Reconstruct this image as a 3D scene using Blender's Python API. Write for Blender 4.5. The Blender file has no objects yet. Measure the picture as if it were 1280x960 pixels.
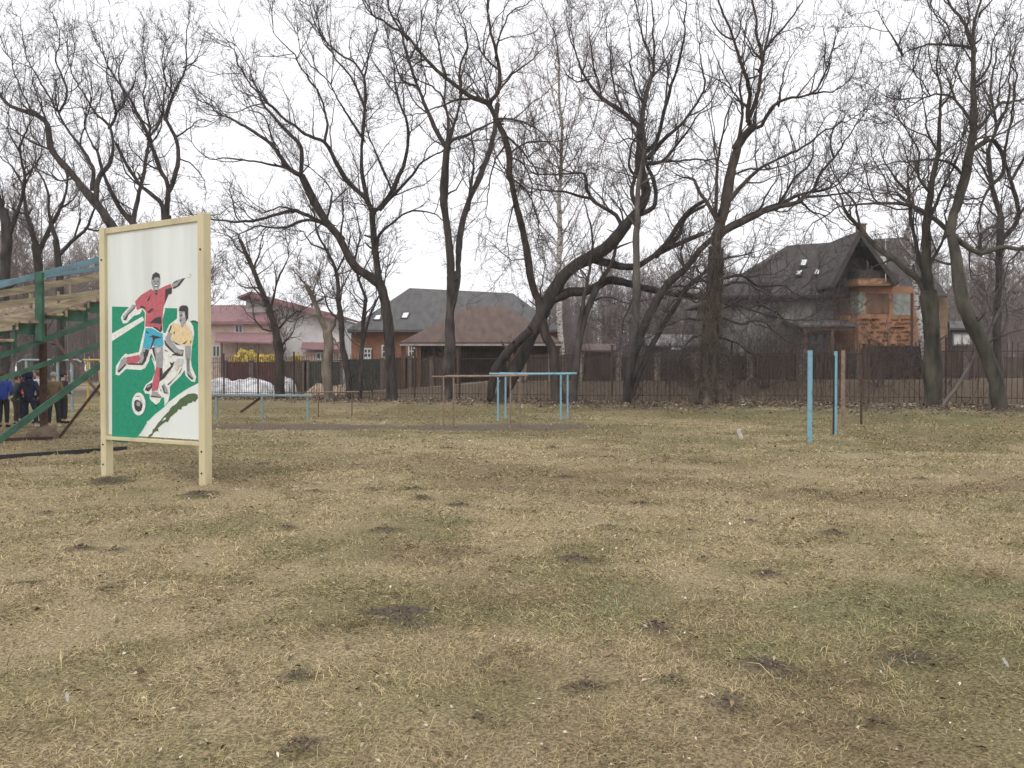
import bpy, bmesh, math, random
import numpy as np
from mathutils import Vector, Matrix, Euler

random.seed(7)
RNG = np.random.default_rng(11)
S = bpy.context.scene
COL = S.collection
F, HZ, CH = 1065.0, 462.0, 1.65           # focal length in photo pixels, horizon row, eye height
PITCH = math.atan((480 - HZ) / F)

# ------------------------------------------------------------------ camera
cd = bpy.data.cameras.new('camera'); cam = bpy.data.objects.new('camera', cd); COL.objects.link(cam)
cam.location = (0, 0, CH); cam.rotation_euler = (math.pi / 2 - PITCH, 0, 0)
cd.sensor_width = 36; cd.lens = 36 * F / 1280; cd.clip_start = .05; cd.clip_end = 6000
S.camera = cam
S.view_settings.view_transform = 'Standard'; S.view_settings.look = 'None'
S.view_settings.gamma = 1; S.view_settings.use_curve_mapping = False
S.view_settings.exposure = .20

def ray(px, py):
    a, b = (px - 640) / F, -(py - 480) / F
    c, s = math.cos(PITCH), math.sin(PITCH)
    return Vector((a, c + b * s, b * c - s))
def at(px, py, Y):
    d = ray(px, py); t = Y / d.y
    return Vector((d.x * t, Y, CH + d.z * t))
def gpt(px, py, z=0.0):
    d = ray(px, py); t = (z - CH) / d.z
    return Vector((d.x * t, d.y * t, z))
def on_plane(px, py, p, n):
    d = ray(px, py); o = Vector((0, 0, CH)); t = (p - o).dot(n) / d.dot(n)
    return o + d * t

# ------------------------------------------------------------------ noise
def vnoise(x, y, seed=0):
    x = np.asarray(x, float); y = np.asarray(y, float)
    xi = np.floor(x).astype(np.int64); yi = np.floor(y).astype(np.int64)
    fx = x - xi; fy = y - yi; fx = fx * fx * (3 - 2 * fx); fy = fy * fy * (3 - 2 * fy)
    def h(a, b):
        n = (a * 374761393 + b * 668265263 + seed * 974634777) & 0xffffffff
        n = ((n ^ (n >> 13)) * 1274126177) & 0xffffffff
        n = n ^ (n >> 16)
        return (n & 0xffff) / 65535.0
    return (h(xi, yi) * (1 - fx) + h(xi + 1, yi) * fx) * (1 - fy) + (h(xi, yi + 1) * (1 - fx) + h(xi + 1, yi + 1) * fx) * fy
def fbm(x, y, seed=0, o=4):
    v = 0; a = .5; t = 0
    for k in range(o):
        v = v + a * vnoise(x * 2 ** k, y * 2 ** k, seed + k * 17); t += a; a *= .5
    return v / t
def sst(a, b, x):
    t = np.clip((x - a) / (b - a), 0, 1); return t * t * (3 - 2 * t)

# ------------------------------------------------------------------ terrain shape
def fenceY(x): return 38.8 - .53 * x
SOIL = []                                  # x, y, rx, ry, height
for px, py, w, h in [(100,689,15,.05),(143,690,15,.05),(40,728,20,.02),(140,737,16,.02),(518,612,12,.05),(527,624,14,.05),(573,629,14,.05),
        (478,662,18,.05),(358,661,16,.02),(465,612,14,.02),(395,615,12,.02),(370,842,28,.02),(498,766,52,.04),(515,782,30,.02),
        (375,936,30,.02),(720,698,34,.05),(705,597,12,.03),(800,629,13,.03),(760,658,16,.02),(936,650,10,.05),(1043,668,16,.05),
        (1015,612,15,.03),(960,722,16,.04),(818,788,18,.05),(955,836,34,.05),(835,856,10,.03),(905,880,30,.02),(1095,906,20,.02),
        (1145,824,45,.02),(735,860,26,.02),(640,850,14,.01),(250,622,24,.06),(135,607,26,.05),(1180,768,20,.01),(600,900,18,.01),(880,700,10,.02),
        (690,560,10,.03),(990,563,9,.02),(560,560,9,.03),(1150,600,12,.02),(330,580,12,.02),(60,640,14,.02),(240,760,14,.01)]:
    p = gpt(px, py); r = max(w * p.y / F, .07)
    SOIL.append((p.x, p.y, r, r * 1.0, h))
def soil_mask(x, y):
    m = np.zeros_like(np.asarray(x, float)); hh = np.zeros_like(m)
    wob = .35 + .75 * vnoise(x * 7, y * 7, 5) + .5 * vnoise(x * 22, y * 22, 6)
    for sx, sy, rx, ry, h in SOIL:
        d = ((x - sx) / rx) ** 2 + ((y - sy) / ry) ** 2
        k = np.exp(-d * 1.1 * wob)
        m = np.maximum(m, k * (.42 + .58 * min(1, h / .045))); hh = hh + h * np.exp(-d * 1.6) * (.6 + .8 * vnoise(x * 18, y * 18, 9))
    return m, hh
def path_mask(x, y):                      # trodden earth track in front of the bars
    c = 24.7 + .35 * np.sin(x * .5) - .02 * x
    w = 1.15 + .25 * np.sin(x * .9 + 1)
    e = (fbm(x * 1.3, y * 1.3, 31) - .5) * 1.2
    lon = sst(3.0, 1.6, x) * sst(-12.5, -10.5, x)
    return sst(w + .5, w - .35, np.abs(y - c) + e) * lon
def gh(x, y):
    x = np.asarray(x, float); y = np.asarray(y, float)
    q = y - fenceY(x)
    z = np.clip(.24 + .01 * x, .1, .4) * sst(-6.5, -.3, q)
    z = z + (.10 + .68 * sst(-11, 1, x)) * sst(.8, 8.5, q)
    near = sst(75, 40, np.hypot(x, y))
    z = z + near * ((fbm(x * .22, y * .22, 1, 3) - .5) * .10 * sst(2, 8, y) + (fbm(x * 1.5, y * 1.5, 2, 3) - .5) * .075 + (vnoise(x * 6, y * 6, 3) - .5) * .02)
    m, hh = soil_mask(x, y)
    z = z + hh
    z = z - .04 * path_mask(x, y)
    s = (x + 4.9) ** 2 / 2.4 + (y - 12.35) ** 2 / .9      # heaped turf at the sign's feet
    return z + .07 * np.exp(-s)
def gh1(x, y): return float(gh(np.array([x]), np.array([y]))[0])

TAN = np.array([.43, .34, .195]); OLIVE = np.array([.235, .205, .088]); GREEN = np.array([.145, .175, .068])
BROWN = np.array([.215, .155, .085]); SOILC = np.array([.128, .098, .070]); LITTER = np.array([.155, .115, .08])
def mixc(a, b, t): return a * (1 - t[:, None]) + b * t[:, None]
def ground_color(x, y):
    n1 = fbm(x * .45, y * .45, 41, 4); n2 = fbm(x * 1.4, y * 1.4, 51, 3); n3 = fbm(x * .16, y * .16, 61, 3)
    c = mixc(np.tile(TAN, (len(x), 1)), BROWN, sst(.42, .70, n1) * .75)
    g = sst(.48, .68, n2 * .55 + n3 * .45)
    c = mixc(c, OLIVE, g * .6)
    q = y - fenceY(x)
    far = sst(14, 26, y)
    c = mixc(c, OLIVE, far * .42 * sst(.35, .6, n1 * .5 + n3 * .5))
    c = mixc(c, GREEN, sst(.62, .78, n3 * .5 + n2 * .5) * .35)
    c = mixc(c, OLIVE * .85, sst(-9, -6, q) * sst(-2, -4.5, q) * .45)
    gx = sst(4, 8, x) * sst(-6, -4.6, q) * sst(-1.2, -2.6, q)
    c = mixc(c, GREEN, gx * .45 * sst(.4, .6, n2))
    c = mixc(c, LITTER, sst(-3.6, -1.4, q + (n2 - .5) * 3.2) * .95)
    c = mixc(c, np.array([.175, .138, .10]), path_mask(x, y) * .95)
    c = mixc(c, np.array([.165, .118, .078]) , sst(.6, 2.0, q) * .85 * sst(.25, .6, n2))
    road = sst(8.2, 9.2, q) * sst(21, 17, q) * sst(9, 3, x)
    c = mixc(c, np.array([.50, .43, .31]), road)
    m, _ = soil_mask(x, y)
    mm = m + (fbm(x * 11, y * 11, 33, 3) - .5) * .75
    c = mixc(c, OLIVE * .62, sst(.12, .4, mm) * .7)
    c = mixc(c, SOILC, sst(.42, .70, mm))
    return c

# ------------------------------------------------------------------ object helpers
def setp(o, label=None, cat=None, group=None, kind=None):
    if label: o['label'] = label
    if cat: o['category'] = cat
    if group: o['group'] = group
    if kind: o['kind'] = kind
    return o
def empty(name, loc, label, cat, group=None, rz=0):
    o = bpy.data.objects.new(name, None); COL.objects.link(o); o.location = loc; o.rotation_euler = (0, 0, rz)
    o.empty_display_size = .2
    return setp(o, label, cat, group)
def link(name, me, parent=None, mats=()):
    o = bpy.data.objects.new(name, me); COL.objects.link(o)
    if parent is not None:
        o.parent = parent
        # meshes are authored in world space unless parent sits at its own frame: keep world placement
        o.matrix_parent_inverse = parent.matrix_basis.inverted() if WORLD else Matrix()
    for m in mats: me.materials.append(m)
    return o
WORLD = True
def np_mesh(name, V, Fq, smooth=False, col=None):
    """V (n,3); Fq (m,k) index array"""
    me = bpy.data.meshes.new(name); V = np.ascontiguousarray(V, np.float32); Fq = np.ascontiguousarray(Fq, np.int32)
    n, k = Fq.shape
    me.vertices.add(len(V)); me.vertices.foreach_set('co', V.ravel())
    me.loops.add(n * k); me.loops.foreach_set('vertex_index', Fq.ravel())
    me.polygons.add(n); me.polygons.foreach_set('loop_start', np.arange(n, dtype=np.int32) * k)
    if smooth: me.polygons.foreach_set('use_smooth', np.ones(n, bool))
    me.update(calc_edges=True)
    if col is not None:
        a = me.color_attributes.new('col', 'FLOAT_COLOR', 'POINT')
        c = np.ones((len(V), 4), np.float32); c[:, :3] = col; a.data.foreach_set('color', c.ravel())
    return me
class MB:
    """collects boxes, prisms and tubes into one mesh"""
    def __init__(s): s.v = []; s.f = []; s.m = []; s.sm = []
    def add(s, vs, fs, mi=0, smooth=False):
        b = len(s.v); s.v += [tuple(v) for v in vs]
        for f in fs: s.f.append([b + i for i in f]); s.m.append(mi); s.sm.append(smooth)
        return s
    def hexa(s, p, mi=0):      # 8 corners: bottom 0-3 ccw, top 4-7
        return s.add(p, [(3,2,1,0),(4,5,6,7),(0,1,5,4),(1,2,6,5),(2,3,7,6),(3,0,4,7)], mi)
    def box(s, c, size, rz=0, mi=0):
        x, y, z = [q / 2 for q in size]; c = Vector(c); R = Matrix.Rotation(rz, 3, 'Z')
        return s.hexa([c + R @ Vector(q) for q in [(-x,-y,-z),(x,-y,-z),(x,y,-z),(-x,y,-z),(-x,-y,z),(x,-y,z),(x,y,z),(-x,y,z)]], mi)
    def beam(s, a, b, w, h, mi=0, up=(0,0,1)):
        a = Vector(a); b = Vector(b); t = (b - a).normalized(); u = Vector(up)
        if abs(t.dot(u)) > .98: u = Vector((0, 1, 0))
        r = t.cross(u).normalized(); u = r.cross(t)
        r *= w / 2; u *= h / 2
        return s.hexa([a - r - u, a + r - u, b + r - u, b - r - u, a - r + u, a + r + u, b + r + u, b - r + u], mi)
    def tube(s, pts, rad, n=8, mi=0, cap=True):
        pts = [Vector(p) for p in pts]
        rad = rad if hasattr(rad, '__len__') else [rad] * len(pts)
        vs = []; fs = []; K = len(pts)
        t0 = (pts[1] - pts[0]).normalized(); ref = Vector((0, 0, 1)) if abs(t0.z) < .9 else Vector((1, 0, 0))
        for i, p in enumerate(pts):
            t = (pts[min(i + 1, K - 1)] - pts[max(i - 1, 0)]).normalized()
            a = t.cross(ref).normalized(); b = t.cross(a)
            ref = a.cross(t) if True else ref
            for k in range(n):
                q = 2 * math.pi * k / n; vs.append(p + (a * math.cos(q) + b * math.sin(q)) * rad[i])
        for i in range(K - 1):
            for k in range(n): fs.append((i*n+k, i*n+(k+1)%n, (i+1)*n+(k+1)%n, (i+1)*n+k))
        s.add(vs, fs, mi, True)
        if cap:
            s.add(vs[:n], [tuple(range(n))], mi); s.add(vs[-n:], [tuple(reversed(range(n)))], mi)
        return s
    def slab(s, poly, off, mi=0):      # polygon (list of points) thickened by vector off
        n = len(poly); off = Vector(off); P = [Vector(p) for p in poly]
        return s.add(P + [p + off for p in P], [tuple(reversed(range(n))), tuple(range(n, 2*n))] + [(i, (i+1)%n, (i+1)%n+n, i+n) for i in range(n)], mi)
    def ball(s, c, r, nu=12, nv=8, mi=0, rot=None):
        c = Vector(c); r = Vector(r) if hasattr(r, '__len__') else Vector((r, r, r)); vs = []; fs = []
        for i in range(nv + 1):
            th = math.pi * i / nv
            for k in range(nu):
                ph = 2 * math.pi * k / nu
                q = Vector((math.sin(th)*math.cos(ph)*r.x, math.sin(th)*math.sin(ph)*r.y, math.cos(th)*r.z))
                vs.append(c + (rot @ q if rot else q))
        for i in range(nv):
            for k in range(nu): fs.append((i*nu+k, (i+1)*nu+k, (i+1)*nu+(k+1)%nu, i*nu+(k+1)%nu))
        return s.add(vs, fs, mi, True)
    def build(s, name, mats, parent=None, bevel=0):
        me = bpy.data.meshes.new(name); me.from_pydata(s.v, [], s.f)
        if not isinstance(mats, (list, tuple)): mats = [mats]
        for m in mats: me.materials.append(m)
        me.polygons.foreach_set('material_index', s.m); me.polygons.foreach_set('use_smooth', s.sm)
        bm = bmesh.new(); bm.from_mesh(me)
        bmesh.ops.recalc_face_normals(bm, faces=bm.faces); bm.to_mesh(me); bm.free()
        me.update()
        o = link(name, me, parent)
        if bevel:
            b = o.modifiers.new('bevel', 'BEVEL'); b.width = bevel; b.segments = 2; b.limit_method = 'ANGLE'
        return o

# ------------------------------------------------------------------ materials
def mat(name, c, rough=.8, var=.25, scale=6, bump=0, bscale=None, c2=None, attr=False, metal=0, stretch=None, spec=.3, detail=6, mixlo=.35, mixhi=.7):
    m = bpy.data.materials.new(name); m.use_nodes = True; nt = m.node_tree; N = nt.nodes; L = nt.links
    b = N['Principled BSDF']; b.inputs['Roughness'].default_value = rough; b.inputs['Metallic'].default_value = metal
    b.inputs['Specular IOR Level'].default_value = spec
    tc = N.new('ShaderNodeTexCoord'); mp = N.new('ShaderNodeMapping'); L.new(tc.outputs['Object'], mp.inputs[0])
    if stretch: mp.inputs['Scale'].default_value = stretch
    nz = N.new('ShaderNodeTexNoise'); nz.inputs['Scale'].default_value = scale; nz.inputs['Detail'].default_value = detail
    L.new(mp.outputs[0], nz.inputs['Vector'])
    mr = N.new('ShaderNodeMapRange'); mr.inputs[1].default_value = mixlo; mr.inputs[2].default_value = mixhi
    L.new(nz.outputs[0], mr.inputs[0])
    mx = N.new('ShaderNodeMix'); mx.data_type = 'RGBA'; L.new(mr.outputs[0], mx.inputs['Factor'])
    if attr:
        at_ = N.new('ShaderNodeAttribute'); at_.attribute_name = 'col'
        mm = N.new('ShaderNodeMix'); mm.data_type = 'RGBA'; mm.blend_type = 'MULTIPLY'; mm.inputs['Factor'].default_value = 1
        mx.inputs['A'].default_value = (1 - var,) * 3 + (1,); mx.inputs['B'].default_value = (1 + var,) * 3 + (1,)
        L.new(at_.outputs['Color'], mm.inputs['A']); L.new(mx.outputs['Result'], mm.inputs['B']); out = mm.outputs['Result']
    else:
        if c2 is None: c2 = tuple(max(0, q * (1 - var)) for q in c); c1 = tuple(min(1, q * (1 + var * .6)) for q in c)
        else: c1 = c
        mx.inputs['A'].default_value = (*c1, 1); mx.inputs['B'].default_value = (*c2, 1); out = mx.outputs['Result']
    L.new(out, b.inputs['Base Color'])
    if bump:
        n2 = N.new('ShaderNodeTexNoise'); n2.inputs['Scale'].default_value = bscale or scale * 3; n2.inputs['Detail'].default_value = 5
        L.new(mp.outputs[0], n2.inputs['Vector'])
        bp = N.new('ShaderNodeBump'); bp.inputs['Strength'].default_value = bump; bp.inputs['Distance'].default_value = .03
        L.new(n2.outputs[0], bp.inputs['Height']); L.new(bp.outputs[0], b.inputs['Normal'])
    return m
def brickmat(name, c1, c2, mortar, scale=1.0, bw=.5, bh=.25, spots=None):
    m = bpy.data.materials.new(name); m.use_nodes = True; nt = m.node_tree; N = nt.nodes; L = nt.links
    b = N['Principled BSDF']; b.inputs['Roughness'].default_value = .9
    tc = N.new('ShaderNodeTexCoord'); sp = N.new('ShaderNodeSeparateXYZ'); L.new(tc.outputs['Object'], sp.inputs[0])
    ad = N.new('ShaderNodeMath'); L.new(sp.outputs[0], ad.inputs[0]); L.new(sp.outputs[1], ad.inputs[1])
    cb = N.new('ShaderNodeCombineXYZ'); L.new(ad.outputs[0], cb.inputs[0]); L.new(sp.outputs[2], cb.inputs[1])
    br = N.new('ShaderNodeTexBrick'); L.new(cb.outputs[0], br.inputs['Vector'])
    br.inputs['Scale'].default_value = scale; br.inputs['Brick Width'].default_value = bw; br.inputs['Row Height'].default_value = bh
    br.inputs['Mortar Size'].default_value = .012
    br.inputs['Color1'].default_value = (*c1, 1); br.inputs['Color2'].default_value = (*c2, 1); br.inputs['Mortar'].default_value = (*mortar, 1)
    nz = N.new('ShaderNodeTexNoise'); nz.inputs['Scale'].default_value = 1.7; nz.inputs['Detail'].default_value = 6; L.new(tc.outputs['Object'], nz.inputs['Vector'])
    mr = N.new('ShaderNodeMapRange'); mr.inputs[1].default_value = .3; mr.inputs[2].default_value = .75; mr.inputs[3].default_value = .72; mr.inputs[4].default_value = 1.15
    L.new(nz.outputs[0], mr.inputs[0])
    mm = N.new('ShaderNodeMix'); mm.data_type = 'RGBA'; mm.blend_type = 'MULTIPLY'; mm.inputs['Factor'].default_value = 1
    L.new(br.outputs[0], mm.inputs['A']); L.new(mr.outputs[0], mm.inputs['B']); L.new(mm.outputs['Result'], b.inputs['Base Color'])
    return m
M = {}
M['ground'] = mat('ground_soil', (1,1,1), .95, .55, 55, bump=.8, bscale=70, attr=True, detail=9)
M['blade'] = mat('grass_blade', (1,1,1), .75, .15, 3, attr=True, spec=.2)
M['litter'] = mat('leaf_litter', (1,1,1), .85, .15, 5, attr=True, spec=.2)
M['bark'] = mat('bark', (.074, .061, .055), .95, scale=5, c2=(.018, .015, .0145), bump=1.0, bscale=14, stretch=(1, 1, .3))
M['bark_grey'] = mat('bark_grey', (.17, .15, .135), .95, scale=3, c2=(.075, .065, .06), bump=1.0, bscale=12, stretch=(1, 1, .3))
M['bark_pale'] = mat('bark_pale', (.27, .225, .18), .95, scale=2.5, c2=(.10, .082, .068), bump=.8, bscale=12, stretch=(1, 1, .35))
M['bark_moss'] = mat('bark_moss', (.10, .09, .068), .95, scale=3.2, c2=(.026, .023, .021), bump=1.0, bscale=12, stretch=(1, 1, .35))
M['birch'] = mat('birch_bark', (.60, .57, .53), .8, scale=5, c2=(.09, .08, .075), bump=.4, stretch=(1, 1, 2.5), mixlo=.50, mixhi=.62)
M['twig'] = mat('twig', (.088, .073, .072), .9, .3, 2)
M['twig_pink'] = mat('birch_twig', (.21, .155, .145), .9, .25, 2)
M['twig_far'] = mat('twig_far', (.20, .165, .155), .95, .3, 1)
M['fence'] = mat('fence_iron', (.055, .042, .036), .85, scale=9, c2=(.11, .07, .048), bump=.2)
M['cream'] = mat('cream_paint', (.62, .55, .35), .5, scale=2.4, c2=(.40, .34, .22), bump=.2, bscale=25, mixlo=.45, mixhi=.85, stretch=(1,1,.3), detail=10)
M['panel'] = mat('panel_white', (.76, .80, .77), .45, scale=2.2, c2=(.50, .52, .48), stretch=(1,1,.10), mixlo=.42, mixhi=.95, detail=9)
M['blue'] = mat('blue_paint', (.20, .385, .48), .55, scale=6, c2=(.14, .20, .23), bump=.2, mixlo=.55, mixhi=.72)
M['blue_rail'] = mat('blue_rail_paint', (.145, .27, .33), .6, scale=5, c2=(.12, .16, .18), mixlo=.4, mixhi=.8)
M['bluegrey'] = mat('faded_blue_paint', (.25, .33, .355), .65, scale=5, c2=(.20, .24, .25))
M['rust'] = mat('rusty_steel', (.20, .11, .075), .85, scale=8, c2=(.115, .07, .055), bump=.25)
M['rustpale'] = mat('pale_rusty_steel', (.30, .21, .165), .85, scale=8, c2=(.17, .115, .09), bump=.25)
M['darkrust'] = mat('dark_rusty_steel', (.10, .055, .042), .85, scale=8, c2=(.05, .032, .027), bump=.25)
M['black'] = mat('black_steel', (.03, .03, .032), .7, .3, 6)
M['greenpaint'] = mat('green_paint', (.05, .13, .085), .6, scale=5, c2=(.028, .06, .042), bump=.2, mixlo=.4, mixhi=.75)
M['plank'] = mat('weathered_plank', (.40, .335, .225), .85, scale=3, c2=(.19, .155, .105), bump=.25, stretch=(1, 1, 6))
M['plankred'] = mat('worn_red_plank', (.30, .205, .175), .85, scale=4, c2=(.19, .13, .105), bump=.25, stretch=(1, 1, 5))
M['concrete'] = mat('concrete', (.30, .26, .22), .95, .3, 6, bump=.3)
M['snow'] = mat('dirty_snow', (.82, .83, .85), .8, scale=2.0, c2=(.36, .35, .34), bump=.8, bscale=5, mixlo=.42, mixhi=.66)
M['ivy'] = mat('ivy_stem', (.15, .12, .095), .95, .4, 1.5)
M['bark_light'] = mat('bark_light', (.105, .088, .079), .95, scale=4, c2=(.026, .022, .020), bump=1.0, bscale=14, stretch=(1, 1, .3))
M['bark_brown'] = mat('bark_brown', (.085, .065, .053), .95, scale=4, c2=(.022, .018, .016), bump=1.0, bscale=14, stretch=(1, 1, .3))
M['footing'] = mat('earth_footing', (.17, .125, .09), .95, .4, 6, bump=.6)
# ------------------------------------------------------------------ world and light
w = bpy.data.worlds.new('World'); S.world = w; w.use_nodes = True
nt = w.node_tree; N = nt.nodes; L = nt.links; bg = N['Background']
SUN_EL, SUN_AZ = math.radians(48), math.radians(200)
sky = N.new('ShaderNodeTexSky'); sky.sky_type = 'NISHITA'; sky.sun_disc = False; sky.sun_elevation = SUN_EL; sky.sun_rotation = SUN_AZ
sky.air_density = 1; sky.dust_density = 6; sky.ozone_density = 1
hs = N.new('ShaderNodeHueSaturation'); hs.inputs['Saturation'].default_value = .12; L.new(sky.outputs[0], hs.inputs['Color'])
mx = N.new('ShaderNodeMix'); mx.data_type = 'RGBA'; mx.inputs['Factor'].default_value = .88      # closed cloud deck
L.new(hs.outputs[0], mx.inputs['A']); mx.inputs['B'].default_value = (11.5, 11.5, 11.9, 1)
L.new(mx.outputs['Result'], bg.inputs['Color']); bg.inputs['Strength'].default_value = .1
sd = bpy.data.lights.new('sun', 'SUN'); so = bpy.data.objects.new('sun', sd); COL.objects.link(so)
sd.energy = .8; sd.angle = math.radians(25); sd.color = (1, .96, .90)
dv = Vector((math.sin(SUN_AZ) * math.cos(SUN_EL), math.cos(SUN_AZ) * math.cos(SUN_EL), math.sin(SUN_EL)))
so.rotation_euler = dv.to_track_quat('Z', 'Y').to_euler(); so.location = (-6, -10, 20)

# ------------------------------------------------------------------ ground sheet
def axis(lo, hi, st, out): 
    mid = np.arange(lo, hi + st / 2, st)
    return np.concatenate([[-q for q in reversed(out) if -q < lo], mid, [q for q in out if q > hi]])
gx = axis(-24, 24, .14, [27, 31, 36, 44, 55, 75, 110, 180, 300, 600, 900])
gy = np.concatenate([[-900, -300, -100, -40, -15, -6, -2, 0], np.arange(1, 14, .1), np.arange(14, 46, .16), [47, 48, 49, 50, 51.5, 53, 55, 57, 60, 64, 70, 80, 95, 120, 180, 300, 600, 900]])
GX, GY = np.meshgrid(gx, gy); fx, fy = GX.ravel(), GY.ravel()
V = np.stack([fx, fy, gh(fx, fy)], 1)
nx, ny = len(gx), len(gy); ii = (np.arange(ny - 1)[:, None] * nx + np.arange(nx - 1)[None]).ravel()
g = link('ground', np_mesh('ground', V, np.stack([ii, ii + 1, ii + nx + 1, ii + nx], 1), True, ground_color(fx, fy) * .8), None, [M['ground']])
setp(g, kind='structure')

# ------------------------------------------------------------------ grass
def grass(name, n, ymin, ymax, lmin, lmax, half=.80, upright=.35, wmin=.0028, kcol=1.0, power=1.0):
    # density falls off with distance so that far sward is not over-sampled
    u = RNG.random(n); y = ymin * (ymax / ymin) ** (u ** power)
    x = (RNG.random(n) * 2 - 1) * (half * y + 1.5)
    clump = fbm(x * 2.2, y * 2.2, 71, 3); m, _ = soil_mask(x, y); pm = path_mask(x, y); q = y - fenceY(x)
    keep = RNG.random(n) < np.clip(sst(.2, .6, clump) + .25, 0, 1) * (1 - .85 * sst(.3, .75, m)) * (1 - .93 * pm) * (1 - .8 * sst(-2.6, -.8, q)) * (q < 1)
    x, y, clump = x[keep], y[keep], clump[keep]; n = len(x)
    c = ground_color(x, y)
    hue = RNG.random(n)
    straw = np.array([.50, .405, .24])
    c = mixc(c, np.tile(straw, (n, 1)) , (hue < .38) * RNG.random(n) * .75)
    c = mixc(c, np.tile(OLIVE, (n, 1)), (hue > .80) * .65)
    c = mixc(c, np.tile(GREEN * 1.1, (n, 1)), ((hue > .93) & (clump > .42)) * .8)
    c = mixc(c, np.tile(BROWN * .6, (n, 1)), ((hue > .42) & (hue < .60)) * .8)
    c *= (.50 + .92 * RNG.random(n))[:, None] * kcol * 1.14
    Lg = (lmin + (lmax - lmin) * RNG.random(n) ** 1.6) * (.55 + .9 * clump)
    W = np.maximum(wmin, .00062 * y) * (.6 + .8 * RNG.random(n))
    comb = fbm(x * 1.1, y * 1.1, 81, 2) * 16 + RNG.normal(0, 1.5, n)          # matted lie of the dead grass
    d = np.stack([np.cos(comb), np.sin(comb), np.zeros(n)], 1); s = np.stack([-d[:, 1], d[:, 0], np.zeros(n)], 1)
    up = np.clip(RNG.normal(upright, .28, n), .04, 1.3); up2 = up * RNG.uniform(-.25, .8, n)
    B = np.stack([x, y, gh(x, y) - .004], 1)
    cu = np.cos(up)[:, None]; su = np.sin(up)[:, None]; Z = np.array([0, 0, 1.0])
    Mi = B + (d * cu + Z * su) * Lg[:, None] * .55
    T = Mi + (d * np.cos(up2)[:, None] + Z * np.sin(up2)[:, None]) * Lg[:, None] * .45 + s * (RNG.normal(0, .12, n) * Lg)[:, None]
    w_ = s * (W / 2)[:, None] + Z * (W * RNG.normal(0, .25, n))[:, None]
    V = np.stack([B - w_, B + w_, Mi + w_ * .8, Mi - w_ * .8, T + w_ * .25, T - w_ * .25], 1).reshape(-1, 3)
    b = np.arange(n)[:, None] * 6
    Fq = np.concatenate([b + [0, 1, 2, 3], b + [3, 2, 4, 5]], 0)
    o = link(name, np_mesh(name, V, Fq, False, np.repeat(c, 6, 0)), None, [M['blade']])
    return setp(o, 'short matted straw coloured grass with green blades covering the field', 'grass', kind='stuff')
grass('grass', 1150000, 2.5, 36, .020, .064, upright=.34, wmin=.0023)
o = grass('dry_grass', 11000, 2.5, 30, .06, .15, upright=.75, wmin=.002, kcol=1.0)
o['label'] = 'longer pale dry grass stalks standing up out of the turf'; o['category'] = 'dry grass'

def flakes(name, x, y, size, cols, label, cat, lift=.02):
    n = len(x); a = RNG.random(n) * 6.28; tl = RNG.normal(0, .35, n); r = size * (.5 + RNG.random(n))
    d = np.stack([np.cos(a), np.sin(a), np.sin(tl)], 1) * r[:, None]
    s = np.stack([-np.sin(a), np.cos(a), RNG.normal(0, .4, n)], 1) * (r * RNG.uniform(.3, .7, n))[:, None]
    C = np.stack([x, y, gh(x, y) + lift * RNG.random(n) + .006], 1)
    k = np.stack([np.zeros(n), np.zeros(n), r * .3], 1)
    V = np.stack([C - d, C - s * .8 + k, C + d, C + s + k * .6], 1).reshape(-1, 3)
    b = np.arange(n)[:, None] * 4
    c = cols[RNG.integers(0, len(cols), n)] * (.7 + .6 * RNG.random(n))[:, None]
    o = link(name, np_mesh(name, V, b + [0, 1, 2, 3], False, np.repeat(c, 4, 0)), None, [M['litter']])
    return setp(o, label, cat, kind='stuff')
n = 3600; u = RNG.random(n); y = 2.6 * (30 / 2.6) ** u; x = (RNG.random(n) * 2 - 1) * (.75 * y + 1); k = fbm(x * .8, y * .8, 91, 3) > .47
flakes('pale_leaf_scraps', x[k], y[k], .009 + .0006 * y[k], np.array([[.52, .46, .34], [.62, .58, .50], [.42, .34, .22], [.46, .40, .29]]), 'small pale dry leaf scraps scattered over the grass', 'leaf litter')
n = 3000; u = RNG.random(n); y = 2.6 * (31 / 2.6) ** u; x = (RNG.random(n) * 2 - 1) * (.75 * y + 1)
flakes('dead_leaves', x, y, .016 + .0007 * y, np.array([[.20, .135, .075], [.15, .105, .065], [.27, .19, .11]]), 'curled brown dead leaves lying scattered in the field grass', 'dead leaves')
n = 15000; x = RNG.uniform(-20, 24, n); y = fenceY(x) + RNG.normal(-1.0, 1.35, n)
flakes('fallen_leaves', x, y, .05, np.array([[.20, .14, .09], [.13, .095, .065], [.27, .20, .14], [.38, .34, .28]]), 'brown fallen leaves lying along the foot of the iron fence', 'fallen leaves', .06)

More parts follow.
